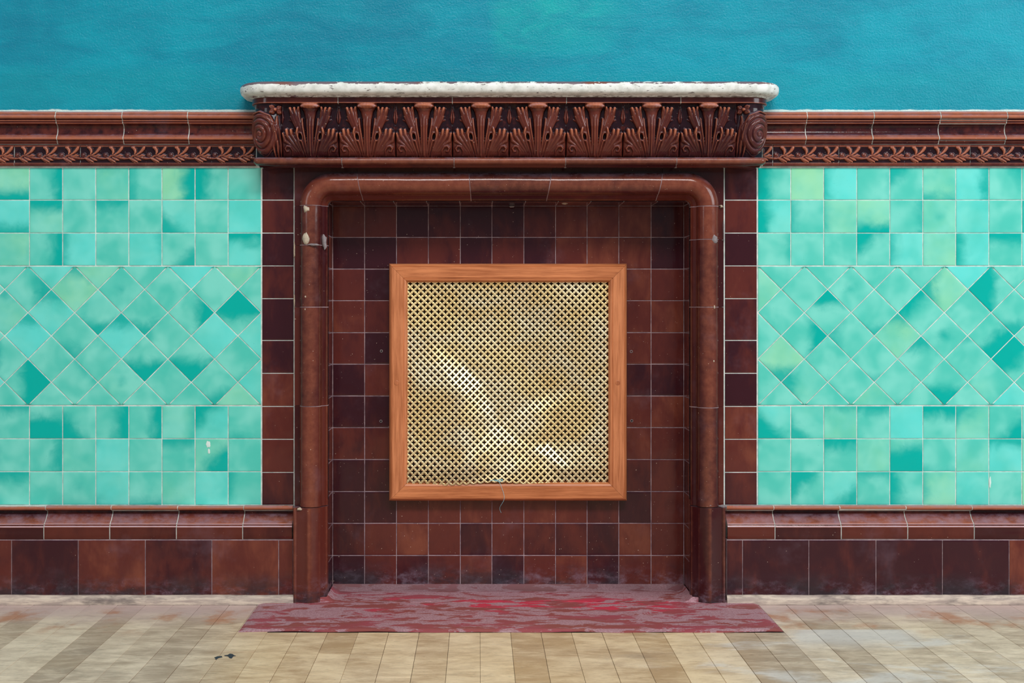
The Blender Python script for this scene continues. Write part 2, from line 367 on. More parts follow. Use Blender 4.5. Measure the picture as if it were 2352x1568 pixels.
DIRS = {'N': (0, 1), 'S': (0, -1), 'E': (1, 0), 'W': (-1, 0), 'NE': (.7, .7), 'NW': (-.7, .7), 'SE': (.7, -.7), 'SW': (-.7, -.7)}
def glaze(o, code):
    side = ''.join(c for c in code if c in 'NSEW'); amt = int(''.join(c for c in code if c.isdigit()) or 2)/10
    ax, az = DIRS.get(side, random.choice(list(DIRS.values())))
    o['glaze_x'] = float(ax); o['glaze_z'] = float(az); o['glaze_amount'] = float(amt)*(1.0 if side else .8)
    h = 0.0
    if 'g' in code: h = .75
    if 'y' in code: h = 1.15
    if 'c' in code: h = -.9
    if 'l' in code: o['glaze_amount'] = amt*.6
    o['glaze_hue'] = h+random.uniform(-.25, .25)
    o['glaze_centre'] = 1.0 if 'C' in code else 0.0
    if 'A' in code: o['glaze_amount'] = 1.15
def rcode():
    return random.choice(['N4', 'S5', 'E6', 'W6c', '2l', '1l', '3g', 'C5g', 'SE6', 'NW6', '2c', 'A7', '3y'])
LT = ["S7g E7 2l N4g W5 E8y W8 2l", "S6c N7g 3l N6 3 SW6c N3l 1c", "3g E7 W5c 1l E4c SE6 3lW N7c"]
LB = ["N6 A9S SW7 E8 E7 E4g NW7c S4", "W5l E6 2g 1c 1l N6 SE8g 1l", "N6 E5l C6 4c S5 3g 2c W5"]
RT = ["W8 1y W5c E5l NW6 S5g E6c NE5", "W7c W5 W4y S7g E8l C6g 2c 2l", "E4 N3l W3 NW7 W5c W3g W6c N7"]
RB = ["SW8c SW6 N5g N6 1c N8 NW6g SE7", "3 2l N7 2g A5gS S4 1g N6c", "N3 NW8 SE6c N5 W7 W4g 2c 2"]
rowsT = [385, 459.3, 535, 610.3]; rowsB = [932, 1007.5, 1083, 1159.5]
def green_block(cols, rows, table, side):
    for i in range(len(rows)-1):
        codes = table[i].split()
        for j in range(len(cols)-1):
            x0, x1 = cols[j], cols[j+1]
            k = (j-(len(cols)-1-8)) if side == 'L' else j
            code = codes[k] if 0 <= k < 8 else rcode()
            y0, y1 = rows[i], rows[i+1]
            c = P((x0+x1)/2, (y0+y1)/2)
            o = put_tile('green_tile', rect_tile(75.8, y1-y0, GREEN), wall, c); glaze(o, code)
colsL = [600-76.05*k for k in range(11, -1, -1)]; colsR = [1740.5+75.85*k for k in range(0, 12)]
green_block(colsL, rowsT, LT, 'L'); green_block(colsL, rowsB, LB, 'L')
green_block(colsR, rowsT, RT, 'R'); green_block(colsR, rowsB, RB, 'R')
def clip(poly, x0, x1, z0, z1):
    for ax, val, sgn in ((0, x0, 1), (0, x1, -1), (1, z0, 1), (1, z1, -1)):
        out = []
        for i in range(len(poly)):
            a, b = poly[i-1], poly[i]
            da, db = sgn*(a[ax]-val), sgn*(b[ax]-val)
            if (da < 0) != (db < 0):
                t = da/(da-db); out.append((a[0]+(b[0]-a[0])*t, a[1]+(b[1]-a[1])*t))
            if db >= 0: out.append(b)
        poly = out
        if len(poly) < 3: return []
    q = []
    for a in poly:
        if not q or (abs(a[0]-q[-1][0])+abs(a[1]-q[-1][1])) > .5: q.append(a)
    if len(q) > 2 and abs(q[0][0]-q[-1][0])+abs(q[0][1]-q[-1][1]) < .5: q.pop()
    return q if len(q) > 2 else []
DIA = {}
for row, y in (("E6 y5N C7 E4l 1l", 664), ("N5c S5 N6c W5l 1c", 770), ("A9 NE4 C6g 2l S6", 877)):
    for x, c in zip((63.6, 170, 277, 385, 493), row.split()): DIA[(round(x/30), round(y/30))] = c
for row, y in (("5g N5c S6 S6 E7 A7N", 717), ("W7 1l 3 S8 S9 4", 824)):
    for x, c in zip((10, 117, 224, 332, 440, 547), row.split()): DIA[(round(x/30), round(y/30))] = c
for row, y in (("2 C6 3 W6y W8A", 664), ("E7 W5 N5y C7 SE9", 770), ("W6g 4 4 S7 4g", 877)):
    for x, c in zip((1846, 1951, 2059, 2167, 2274), row.split()): DIA[(round(x/30), round(y/30))] = c
for row, y in (("1l N7 S5 NW7 3 S6", 717), ("S6y 3 4 N6 4 A8", 824)):
    for x, c in zip((1793, 1898, 2006, 2113, 2221, 2328), row.split()): DIA[(round(x/30), round(y/30))] = c
def diamonds(xa, xb, anchor):
    h = 53.3; ytop = 611.1
    x0, x1, z0, z1 = xa-VX, xb-VX, -(931.3-VY), -(610.7-VY)
    for j in range(0, 7):
        for i in range(-18, 19):
            if (i+j) % 2 == 0: continue
            cx = anchor+i*h*1.0055; cy = ytop+j*h
            pts = [(cx-VX-h, VY-cy), (cx-VX, VY-cy-h), (cx-VX+h, VY-cy), (cx-VX, VY-cy+h)]
            pl = clip(pts, x0, x1, z0, z1)
            if not pl: continue
            pl = [(p[0], max(min(p[1], -(611.1-VY)), -(930.9-VY))) for p in pl]; mx = sum(p[0] for p in pl)/len(pl); mz = sum(p[1] for p in pl)/len(pl)
            full = len(pl) == 4 and abs(mx-(cx-VX)) < .5
            if full: 
                if 'dia' not in RC: RC['dia'] = tile_mesh('tile', [(-h, 0), (0, -h), (h, 0), (0, h)], GREEN)
                me = RC['dia']
            else: me = tile_mesh('tile', [(p[0]-mx, p[1]-mz) for p in pl], GREEN)
            o = put_tile('diamond_tile' if full else 'half_tile', me, wall, (mx/1000, 0, EYE+mz/1000))
            key = (round(cx/30), round(cy/30)); code = None
            for dk in ((0, 0), (1, 0), (-1, 0), (0, 1), (0, -1)):
                code = code or DIA.get((key[0]+dk[0], key[1]+dk[1]))
            if not full: code = random.choice(['2l', '1c', 'N3', '3g', 'S4l', '2'])
            glaze(o, code or rcode())
diamonds(600-76.05*11, 600, 600); diamonds(1740.5, 1740.5+75.85*11, 1740.5)
# brown border columns beside the fireplace
by = [385, 459.3, 535, 610.3, 685.5, 781.5, 857, 933, 1008.5, 1084.5, 1160]
for x0, x1 in ((601.5, 675), (1664.5, 1739)):
    for i in range(len(by)-1):
        put_tile('brown_tile', rect_tile(x1-x0, by[i+1]-by[i], BROWN), wall, P((x0+x1)/2, (by[i]+by[i+1])/2))

# ---------------------------------------------------------------- straight extruded glazed mouldings
def extrude(name, prof, x0, x1, parent, mat=MOULD, base=0.0, seg=1, jz=0.0, jp=0.0, smooth=38, gap=.0010, closed_back=-1.0):
    """prof: (y_px, p_mm, thin) from top to bottom, converted to true height; x0, x1 in metres"""
    pr = [(-p/1000, pz(y, p), t) for y, p, t in prof]
    n = len(pr); vs = []; th = []; xc = (x0+x1)/2; zc = pr[n//2][1]; ofs = Vector((xc, 0, zc))
    xs = [x0+gap+(x1-x0-2*gap)*i/seg for i in range(seg+1)]
    for x in xs:
        for (yy, zz, t) in pr: vs.append(Vector((x, yy-jp*.001, zz+jz*.001))-ofs); th.append(t)
    fs = []
    for s in range(seg):
        for i in range(n-1): fs.append((s*n+i, s*n+i+1, (s+1)*n+i+1, (s+1)*n+i))
    fs.append(tuple(range(n-1, -1, -1))); fs.append(tuple(seg*n+i for i in range(n)))
    # back face
    fs.append((0, seg*n, seg*n+n-1, n-1)) if seg == 1 else None
    me = mesh(name, vs, fs, mat, smooth=smooth, thin=th)
    return obj(name, me, parent, ofs)
def round_prof(pts):
    """insert smooth in-between points with Catmull-Rom on runs flagged by equal 4th item"""
    return pts
RAIL = [(256, 2, .5), (256.4, 24, .8), (258.5, 29, .9), (261.2, 30.5, .75), (262.2, 29.5, .5), (263.5, 31.5, .7), (266.5, 34, .85), (270, 33.5, .75), (273, 30.5, .4),
        (274.5, 26, .05), (275.6, 25.2, .1), (276.4, 27, .9), (277.6, 27.2, .9), (278.8, 24.5, .1), (281.6, 24.2, .15), (282.6, 24.8, .85), (283.8, 23.6, .5),
        (285.5, 18, 0), (289, 13.5, 0), (295, 11, 0), (301, 11, 0), (307, 13, 0), (310.4, 16, .1), (311.4, 18.6, .8), (312.6, 18.8, .5), (314, 20.6, .6), (316.5, 22.4, .85), (319.5, 21.8, .75), (321.8, 19, .3),
        (322.8, 16.4, 0), (325.2, 15.6, .1), (326, 16, .7), (327, 15, .2), (329, 12.4, .1), (331, 12, .3), (331.6, 2, .2)]
BASE = [(1160.4, 2, .4), (1160.8, 16, .8), (1162.5, 22, .9), (1165.5, 25, .9), (1168.5, 24.4, .85), (1171, 21, .5), (1172.0, 13, .0), (1173.2, 7.0, 0), (1177, 7.2, 0),
        (1181, 10.2, .1), (1186, 14, .35), (1191, 18.5, .5), (1196, 24, .55), (1200, 29.2, .6), (1202.4, 33, .8), (1203.6, 33.8, 1.8), (1205.2, 32.8, .1), (1206.8, 33.6, .3), (1208, 35.8, 1.2),
        (1209.6, 36.6, 1.8), (1211.4, 36.2, .1), (1224, 36, .1), (1236.5, 36, .1), (1238, 35, .3), (1238.3, 2, .2)]
def run(side, xs, prof, name, partname, label):
    root = empty(name, (xs[0], 0, pz(prof[-1][0]))); tag(root, label, kind='structure')
    extrude('joint_grout', [(y, max(p-1.2, .6), 0) for y, p, t_ in prof], xs[0]+.001, xs[-1]-.001, root, mat=GROUT)
    for a, b in zip(xs[:-1], xs[1:]):
        extrude(partname, prof, a, b, root, jz=random.uniform(-.5, .5), jp=random.uniform(-.6, .6))
    return root
def wx(px, p): return (px-VX)*(D-p)/D/1000
L0 = [wx(x, 24) for x in (-246, -176, -23.5, 129, 281.7, 432, 588)]; R0 = [wx(x, 24) for x in (1752, 1852.8, 2006.3, 2159, 2312, 2464, 2585)]
run('L', L0, RAIL, 'trim_1', 'rail_tile', 'brown glazed dado rail left of the fireplace')
run('R', R0, RAIL, 'trim_2', 'rail_tile', 'brown glazed dado rail right of the fireplace')
L1 = [wx(x, 30) for x in (-248, -202, -50, 102.4, 253.4, 406.3, 558.4, 672.5)]; R1 = [wx(x, 30) for x in (1669, 1779, 1931, 2083.5, 2236, 2388, 2540, 2588)]
run('L', L1, BASE, 'trim_3', 'base_moulding_tile', 'brown glazed base moulding left of the fireplace')
run('R', R1, BASE, 'trim_4', 'base_moulding_tile', 'brown glazed base moulding right of the fireplace')
# skirting of large brown tiles
def skirting(name, xs, label):
    x0, x1 = xs[0], xs[-1]; zt, zb = pz(1239.4, 36), .0
    loc = Vector(((x0+x1)/2, 0, 0))
    back = obj(name, boxm(name, x0, x1, -.0348, .0005, zb, zt+.0006, DGROUT, loc=loc), None, loc); tag(back, label, kind='structure')
    za, zb2 = pz(1239.8, 37), pz(1363.5, 37)-.010
    for a, b in zip(xs[:-1], xs[1:]):
        put_tile('skirting_tile', rect_tile((b-a)*1000, (za-zb2)*1000, BROWN), back, ((a+b)/2, -.0365, (za+zb2)/2), jit=.002)
skirting('baseboard_left', [wx(x, 36) for x in (-251, -127, 26.5, 179.6, 333.6, 486.5, 640, 673)], 'skirting of large brown glazed tiles left of the fireplace')
skirting('baseboard_right', [wx(x, 36) for x in (1669, 1705.7, 1858, 2012.3, 2165, 2318, 2471, 2590)], 'skirting of large brown glazed tiles right of the fireplace')
# pale wooden strip at the floor (quarter round, uneven)
def strip(name, x0, x1, label):
    n = 70; prof = [(37, .0205), (39, .0212), (43, .0200), (46.5, .0165), (48.5, .0110), (49, .0050), (49, .0003), (37, .0003)]
    vs = []; fs = []; m = len(prof)
    for i in range(n+1):
        x = x0+(x1-x0)*i/n; w = random.uniform(-.0004, .0004)+.0005*math.sin(i*.37)
        for (p, z) in prof: vs.append((x, -p/1000-w, z+(w if z > .001 else 0)))
    for i in range(n):
        for j in range(m): k = (j+1) % m; fs.append((i*m+j, i*m+k, (i+1)*m+k, (i+1)*m+j))
    fs.append(tuple(range(m-1, -1, -1))); fs.append(tuple(n*m+j for j in range(m)))
    o = obj(name, mesh(name, vs, fs, STRIP, smooth=45)); tag(o, label, kind='structure'); return o
strip('trim_5', wx(-255, 45), wx(674, 45), 'scuffed pale wooden strip under the left skirting')
strip('trim_6', wx(1670, 45), wx(2595, 45), 'scuffed pale wooden strip under the right skirting')

# ---------------------------------------------------------------- height-field relief tools
def stroke(H, U, V, pts, rad, amp, prof='round'):
    """raise H along a tapered polyline"""
    out = np.zeros_like(H); k = len(pts)-1
    am = amp if hasattr(amp, '__len__') else [amp]*len(pts)
    for i in range(k):
        (ax, ay), (bx, by2) = pts[i], pts[i+1]; r0, r1 = rad[i], rad[i+1]
        dx, dy = bx-ax, by2-ay; L2 = dx*dx+dy*dy+1e-9
        t = np.clip(((U-ax)*dx+(V-ay)*dy)/L2, 0, 1); d = np.hypot(U-ax-t*dx, V-ay-t*dy); r = r0+(r1-r0)*t
        q = np.clip(1-(d/r)**2, 0, 1); a = (am[i]+(am[i+1]-am[i])*t)*(np.sqrt(q) if prof == 'round' else q*q*(3-2*q))
        out = np.maximum(out, a)
    return out
def sd_poly(U, V, poly):
    d = np.full(U.shape, 1e9); s = np.ones(U.shape); n = len(poly)
    for i in range(n):
        ax, ay = poly[i]; bx, by2 = poly[i-1]
        ex, ey = bx-ax, by2-ay; wx_, wy_ = U-ax, V-ay
        t = np.clip((wx_*ex+wy_*ey)/(ex*ex+ey*ey+1e-9), 0, 1)
        d = np.minimum(d, (wx_-ex*t)**2+(wy_-ey*t)**2)
        c1 = V >= ay; c2 = V < by2; c3 = ex*wy_ > ey*wx_
        flip = (c1 & c2 & c3) | (~c1 & ~c2 & ~c3)
        s = np.where(flip, -s, s)
    return s*np.sqrt(d)
def plate(U, V, poly, amp, e):
    sd = sd_poly(U, V, poly); q = np.clip(-sd/e, 0, 1); return amp*np.sqrt(np.clip(1-(1-q)**2, 0, 1))
def blur(H, n=1):
    for _ in range(n):
        Hp = np.pad(H, 1, mode='edge')
        H = (Hp[1:-1, 1:-1]*4+Hp[:-2, 1:-1]*2+Hp[2:, 1:-1]*2+Hp[1:-1, :-2]*2+Hp[1:-1, 2:]*2+Hp[:-2, :-2]+Hp[2:, 2:]+Hp[:-2, 2:]+Hp[2:, :-2])/16
    return H
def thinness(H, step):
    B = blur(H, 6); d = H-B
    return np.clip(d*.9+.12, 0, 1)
def grid_mesh(name, Pt, thin, mat, flip=False):
    ny, nx, _ = Pt.shape
    idx = np.arange(ny*nx).reshape(ny, nx)
    a, b, c, d = idx[:-1, :-1].ravel(), idx[:-1, 1:].ravel(), idx[1:, 1:].ravel(), idx[1:, :-1].ravel()
    q = np.stack([a, d, c, b] if not flip else [a, b, c, d], 1)
    me = bpy.data.meshes.new(name); me.vertices.add(ny*nx); me.vertices.foreach_set('co', Pt.astype('f').ravel())
    me.loops.add(q.size); me.loops.foreach_set('vertex_index', q.ravel().astype('i'))
    me.polygons.add(len(q)); me.polygons.foreach_set('loop_start', np.arange(0, q.size, 4).astype('i'))
    me.update(calc_edges=True); me.materials.append(mat)
    me.polygons.foreach_set('use_smooth', np.ones(len(q), bool))
    at = me.attributes.new('thin', 'FLOAT', 'POINT'); at.data.foreach_set('value', thin.astype('f').ravel())
    me.validate(); return me

# ---- narrow scroll border (332-381 px) under the rail
def border_mesh():
    per = 50.6; step = .8; nu = int(151.8/step)+1; y0, y1 = 332.2, 381.2
    nv = 66; us = np.linspace(0, 151.8, nu); vs_ = np.linspace(0, y1-y0, nv)
    U, V = np.meshgrid(us, vs_); H = np.zeros_like(U)
    for k in (-1, 0, 1, 2, 3):
        o = k*per; T = lambda pts: [(a+o, b+6.0) for a, b in pts]
        sp = np.hypot(U-7.4-o, V-24.5); H = np.maximum(H, np.where(sp < 6.8, 3.6*np.sqrt(np.clip(1-(sp/6.8)**2, 0, 1))-.9*(np.cos(sp*2.3+np.arctan2(V-24.5, U-7.4-o)) > .45), 0))
        H = np.maximum(H, stroke(H, U, V, T([(19, 1), (21.5, 1.5), (25, 6), (26, 11), (24.5, 16)]), (3.4, 4.6, 4.4, 3.6, 1.8), 6.5))
        H = np.maximum(H, stroke(H, U, V, T([(46, 1), (44.5, 3), (41, 8), (36, 13), (28, 18)]), (3.2, 4.4, 4.2, 3.2, 1.8), 6.5))
        H = np.maximum(H, stroke(H, U, V, T([(8, 26), (14, 25), (20, 20), (27, 19), (34, 22), (44, 25), (52, 26), (58, 26)]), (2.4, 3, 3, 3.4, 4.2, 4.2, 3.2, 2.4), 4.4))
        H = np.maximum(H, stroke(H, U, V, T([(11, 25), (20, 28), (30, 33.5)]), (2, 4.2, 2.2), 5.2))
        H = np.maximum(H, stroke(H, U, V, T([(13, 28), (20, 32), (25, 34.5)]), (1.4, 2.8, 1.8), 3.6))
        H = np.maximum(H, stroke(H, U, V, T([(24, 24), (33, 28), (38, 30)]), (1.8, 4.0, 1.8), 5.4))
        H = np.maximum(H, stroke(H, U, V, T([(34, 21), (41, 18.5), (47, 19.5)]), (2, 3.8, 1.6), 5))
        for gx in (15, 19, 23, 35, 39, 43): H -= stroke(H, U, V, T([(gx, 22+(gx % 4)), (gx+7, 29+(gx % 3))]), (.7, .4), .9, 's')
    H = blur(H, 1)
    t0 = -.12*np.clip(1-H/1.5, 0, 1)+np.clip((H-blur(H, 4))*.35, -.1, .4)+np.clip((H-1.0)/7, 0, .6)
    lip = np.where(V < 4.6, 2.6, 0)+np.where((V > 42.2), 2.2, 0)
    H = np.maximum(H, lip); p = 7+H; thin = np.where(V < 4.6, .35, np.where(V > 42.2, .3, t0)); thin = np.where((np.abs(V-4.4) < .5) | (np.abs(V-42.4) < .5), .8, thin)
    edge = (np.minimum(U, 151.8-U) < .5) | (V < .4) | (V > y1-y0-.4); p = np.where(edge, 5.6, p)
    Pt = np.stack([(U-75.9)/1000*.9975, -p/1000, (VY-(y0+V))/1000*.9975+0*U], 2)
    return grid_mesh('scroll_border', Pt, thin, MOULD)
BM = border_mesh()
for nm, xs, lab in (('trim_7', [33-152*k for k in (1, 0)]+[184.5, 334.8], 'narrow brown scroll border left of the fireplace'),
                    ('trim_8', [1775.3, 1926.7, 2077.4, 2228.8, 2380.6], 'narrow brown scroll border right of the fireplace')):
    root = empty(nm, P(xs[0], 382)); tag(root, lab, kind='structure')
    for x in xs: obj('scroll_tile', BM, root, (wx(x+75.9, 7), 0, EYE))
    xa_, xb_ = (wx(xs[0], 5), wx(590, 5)) if nm == 'trim_7' else (wx(1750, 5), wx(xs[-1]+151, 5))
    lo_ = Vector(((xa_+xb_)/2, 0, 1.02)); obj('joint_grout', boxm('joint_grout', xa_, xb_, -.0062, 0, pz(381, 5), pz(330.5, 5), GROUT, loc=lo_), root, lo_)
    # cut piece that meets the fireplace
    def cut(a, b, xstart):
        me = BM.copy(); import bmesh
        bm = bmesh.new(); bm.from_mesh(me)
        bmesh.ops.bisect_plane(bm, geom=bm.verts[:]+bm.edges[:]+bm.faces[:], plane_co=(a, 0, 0), plane_no=(1, 0, 0), clear_inner=True)
        bmesh.ops.bisect_plane(bm, geom=bm.verts[:]+bm.edges[:]+bm.faces[:], plane_co=(b, 0, 0), plane_no=(1, 0, 0), clear_outer=True)
        bm.to_mesh(me); bm.free(); obj('scroll_tile', me, root, (wx(xstart+75.9, 7), 0, EYE))
    if nm == 'trim_7': cut(-.0765, .026, 485.8); cut(-.041, .0765, -271)
    else: cut(.0527, .0765, 1623.5); cut(-.0765, -.0335, 2532.6)

# ---------------------------------------------------------------- fireplace
CX = .069
fire = empty('fireplace', (CX, 0, 0)); tag(fire, 'brown glazed fireplace with white topped mantel, carved leaf frieze and tiled recess', 'fireplace')
IN = .4150; LIP = EYE+.2463; RC0 = .012           # inner lip half width, height, corner radius
BEAD = [(0, -6, .1), (0, 9, .1), (1.0, 12.5, .35), (5, 17.5, .1), (10.5, 23, .1), (11.8, 24.3, .3)]
for i in range(0, 15):
    a = math.pi*(i/14.0); BEAD.append((37-25*math.cos(a), 25+25.5*math.sin(a)**.85, .20+.22*math.sin(a)**3))
BEAD += [(62.8, 13, .0), (63.2, 8, 0), (66, 8, 0)]
PLIN = [(0, -6, .1), (0, 12, .1), (1.5, 16, .4), (7, 24, .1), (13.5, 33, .1), (15, 36.5, .3), (20, 42, .15), (28, 48, .2), (34, 51.5, .3), (38.5, 53, .4), (41, 52.6, .35), (44, 51, .2),
        (52, 48, .1), (62, 45.5, .1), (66.5, 44.5, .2), (68, 46, .3), (71, 47.5, .4), (74, 46, .3), (76, 40, .4), (76, 1, .2)]
def path_pt(s, w):
    """s: mm along the inner lip from the left foot up, over, down to the right foot; returns x,z"""
    hgt = (LIP-RC0)*1000; arc = math.pi/2*RC0*1000; wid = 2*(IN-RC0)*1000; r = RC0*1000+w
    if s < hgt: return (CX*1000-IN*1000-w, s)
    s -= hgt
    if s < arc:
        a = s/arc*math.pi/2; return (CX*1000-(IN-RC0)*1000-r*math.cos(a), hgt+r*math.sin(a))
    s -= arc
    if s < wid: return (CX*1000-(IN-RC0)*1000+s, LIP*1000+w)
    s -= wid
    if s < arc:
        a = s/arc*math.pi/2; return (CX*1000+(IN-RC0)*1000+r*math.sin(a), hgt+r*math.cos(a))
    s -= arc
    return (CX*1000+IN*1000+w, hgt-s)
HG = (LIP-RC0)*1000; AR = math.pi/2*RC0*1000; WD = 2*(IN-RC0)*1000; TOT = 2*HG+2*AR+WD
def sweep(s0, s1, prof, k0=0.0, k1=0.0, name='surround_block', jp=0, steps=None, mat=None):
    marks = sorted(set([s0, s1]+[x for x in ([HG+AR*i/12 for i in range(13)]+[HG+AR+WD+AR*i/12 for i in range(13)]) if s0 < x < s1]+list(np.linspace(s0, s1, steps or 9))))
    vs = []; th = []; n = len(prof); xs_, zs_ = path_pt((s0+s1)/2, 30)
    ofs = Vector((xs_/1000, 0, zs_/1000))
    for s in marks:
        fr = (s-s0)/(s1-s0)
        for (w, p, t) in prof:
            in_lint = HG+AR < s < HG+AR+WD
            ss_ = s+((k0*(1-fr)*w) if fr < .5 else (k1*fr*w)) if in_lint else s
            if s in (s0, s1): ss_ += .85 if s == s0 else -.85
            x, z = path_pt(max(ss_, 0), w); wob = .25*math.sin(s*.021+w*.1)
            vs.append(Vector((x/1000, -(p+jp+(wob if p > 12 else 0))/1000, z/1000))-ofs); th.append(t)
    fs = []
    for j in range(len(marks)-1):
        for i in range(n-1): fs.append((j*n+i, (j+1)*n+i, (j+1)*n+i+1, j*n+i+1))
    fs.append(tuple(range(n))); fs.append(tuple((len(marks)-1)*n+i for i in range(n-1, -1, -1)))
    me = mesh(name, vs, fs, mat or MOULD, smooth=40, thin=th)
    return obj(name, me, fire, ofs)
def sy(y, p=30): return pz(y, p)*1000           # column height in mm from a pixel row
colj_l = [0, sy(1165, 45), sy(932), sy(705), sy(563), sy(472)]
colj_r = [0, sy(1165, 45), sy(935), sy(705), sy(550), sy(474)]
sweep(232, TOT-232, [(w, p, 0) for w, p, t in BEAD], name='joint_mortar', jp=-1.0, mat=DGROUT, steps=60)
sweep(0.6, colj_l[1], PLIN, name='plinth'); sweep(TOT-colj_r[1], TOT-.6, PLIN, name='plinth')
for a, b in zip(colj_l[1:-1], colj_l[2:]): sweep(a, b, BEAD, name='column_block', jp=random.uniform(-.5, .5))
for a, b in zip(colj_r[1:-1], colj_r[2:]): sweep(TOT-b, TOT-a, BEAD, name='column_block', jp=random.uniform(-.5, .5))
base_s = HG+AR-(CX-(IN-RC0))*1000                # s on the lintel = base_s + X(mm)
jl = [(833, -.20), (1082, -.08), (1256, .17), (1508, .20)]
sx_ = [base_s+wx(x, 24)*1000 for x, _ in jl]; ks = [k for _, k in jl]
sweep(colj_l[-1], sx_[0], BEAD, 0, ks[0], 'corner_block')
for i in range(3): sweep(sx_[i], sx_[i+1], BEAD, ks[i], ks[i+1], 'lintel_block', jp=random.uniform(-.4, .4))
sweep(sx_[3], TOT-colj_r[-1], BEAD, ks[3], 0, 'corner_block')
# flat plate behind the bead
def plate_obj(poly, p0=14.0, name='facing_plate'):
    cx = sum(a for a, b in poly)/len(poly); cz = sum(b for a, b in poly)/len(poly); n = len(poly)
    q = inset([Vector(a) for a in poly], .3)
    vs = [((a.x-cx)/1000, -p0/1000, (a.y-cz)/1000) for a in q]+[((a.x-cx)/1000, 0, (a.y-cz)/1000) for a in q]
    fs = [tuple(range(n))]+[(i, i+n, (i+1) % n+n, (i+1) % n) for i in range(n)]
    me = mesh(name, vs, fs, MOULD, thin=[.12]*(2*n)); return obj(name, me, fire, (cx/1000, 0, cz/1000))
OX = (IN*1000+76); TOPZ = 1003.0
for sgn, js in ((-1, colj_l), (1, colj_r)):
    for a, b in zip(js[1:-1], js[2:]):
        x0, x1 = CX*1000+sgn*(IN*1000+20), CX*1000+sgn*OX
        if sgn < 0: x0, x1 = x1, x0
        plate_obj([(x0, a), (x1, a), (x1, b), (x0, b)])
lp = [CX*1000-OX]+[wx(x, 16)*1000 for x in (820, 1077, 1268, 1522)]+[CX*1000+OX]
for i in range(5):
    a, b = lp[i], lp[i+1]; z0 = LIP*1000+22
    if i == 0: 
        r = 34; c = (CX*1000-(IN-RC0)*1000, HG)
        poly = [(a, colj_l[-1]), (c[0]-r, colj_l[-1])]+[(c[0]-r*math.cos(t), c[1]+r*math.sin(t)) for t in np.linspace(0.05, math.pi/2, 7)]+[(b, HG+r), (b, TOPZ), (a, TOPZ)]
    elif i == 4:
        r = 34; c = (CX*1000+(IN-RC0)*1000, HG)
        poly = [(a, HG+r)]+[(c[0]+r*math.sin(t), c[1]+r*math.cos(t)) for t in np.linspace(0, math.pi/2-.05, 7)]+[(c[0]+r, colj_r[-1]), (b, colj_r[-1]), (b, TOPZ), (a, TOPZ)]
    else: poly = [(a, HG+34), (b, HG+34), (b, TOPZ), (a, TOPZ)]
    plate_obj(poly)

# ---- recess lining: grout shell + tiles
v = []; f = []; fm = []
y0_, y1_ = -.006, RD+.0012; gx0, gx1, gz = RX0-.001, RX1+.001, RZ1+.001
VHX0, VHX1, VHZ0, VHZ1 = wx(905, -110), wx(1428, -110), pz(1140, -110), pz(620, -110)
quad((gx0, y1_, 0), (VHX0, y1_, 0), (VHX0, y1_, gz), (gx0, y1_, gz), 0); quad((VHX1, y1_, 0), (gx1, y1_, 0), (gx1, y1_, gz), (VHX1, y1_, gz), 0)
quad((VHX0, y1_, 0), (VHX1, y1_, 0), (VHX1, y1_, VHZ0), (VHX0, y1_, VHZ0), 0); quad((VHX0, y1_, VHZ1), (VHX1, y1_, VHZ1), (VHX1, y1_, gz), (VHX0, y1_, gz), 0)
quad((gx0, 0, 0), (gx0, y1_, 0), (gx0, y1_, gz), (gx0, 0, gz), 0); quad((gx1, y1_, 0), (gx1, 0, 0), (gx1, 0, gz), (gx1, y1_, gz), 0)
quad((gx0, y1_, gz), (gx1, y1_, gz), (gx1, 0, gz), (gx0, 0, gz), 0)
lo = Vector((CX, 0, 0))
lining = obj('recess_lining', mesh('recess_lining', [Vector(a)-lo for a in v], f, [DGROUT], fmat=fm), fire, lo)
bx = [764.3, 837.5, 910.8, 984, 1057.3, 1130, 1203.3, 1276, 1348.5, 1421.5, 1495.5, 1570.6]
byy = [472.8, 545, 617.6, 690, 763.5, 836, 909, 981.5, 1055, 1128.3, 1201.4, 1275, 1356]
k_ = (D+120)/D/1000
for i in range(len(byy)-1):
    za = EYE+(VY-byy[i])*k_; zb = max(EYE+(VY-byy[i+1])*k_, .004)
    for j in range(len(bx)-1):
        if bx[j] > 910 and bx[j+1] < 1422 and byy[i] > 617 and byy[i+1] < 1129: continue
        xa, xb = (bx[j]-VX)*k_, (bx[j+1]-VX)*k_
        if bx[j] > 905 and bx[j+1] < 1428 and 600 < byy[i] < 650 and False: continue
        put_tile('recess_tile', rect_tile((xb-xa)*1000, (za-zb)*1000, BROWN), lining, ((xa+xb)/2, RD, (za+zb)/2))
    dj_ = [0, 58, 120]
    for a, b in zip(dj_[:-1], dj_[1:]):
        yc = (a+b)/2000
        put_tile('jamb_tile', rect_tile(b-a, (za-zb)*1000, BROWN), lining, (RX0, yc, (za+zb)/2), (0, 0, math.pi/2))
        put_tile('jamb_tile', rect_tile(b-a, (za-zb)*1000, BROWN), lining, (RX1, yc, (za+zb)/2), (0, 0, -math.pi/2))
for j in range(len(bx)-1):
    xa, xb = (bx[j]-VX)*k_, (bx[j+1]-VX)*k_
    o = obj('soffit_tile', rect_tile((xb-xa)*1000, 120, BROWN), lining, ((xa+xb)/2, .060, RZ1), (math.pi/2, 0, 0))
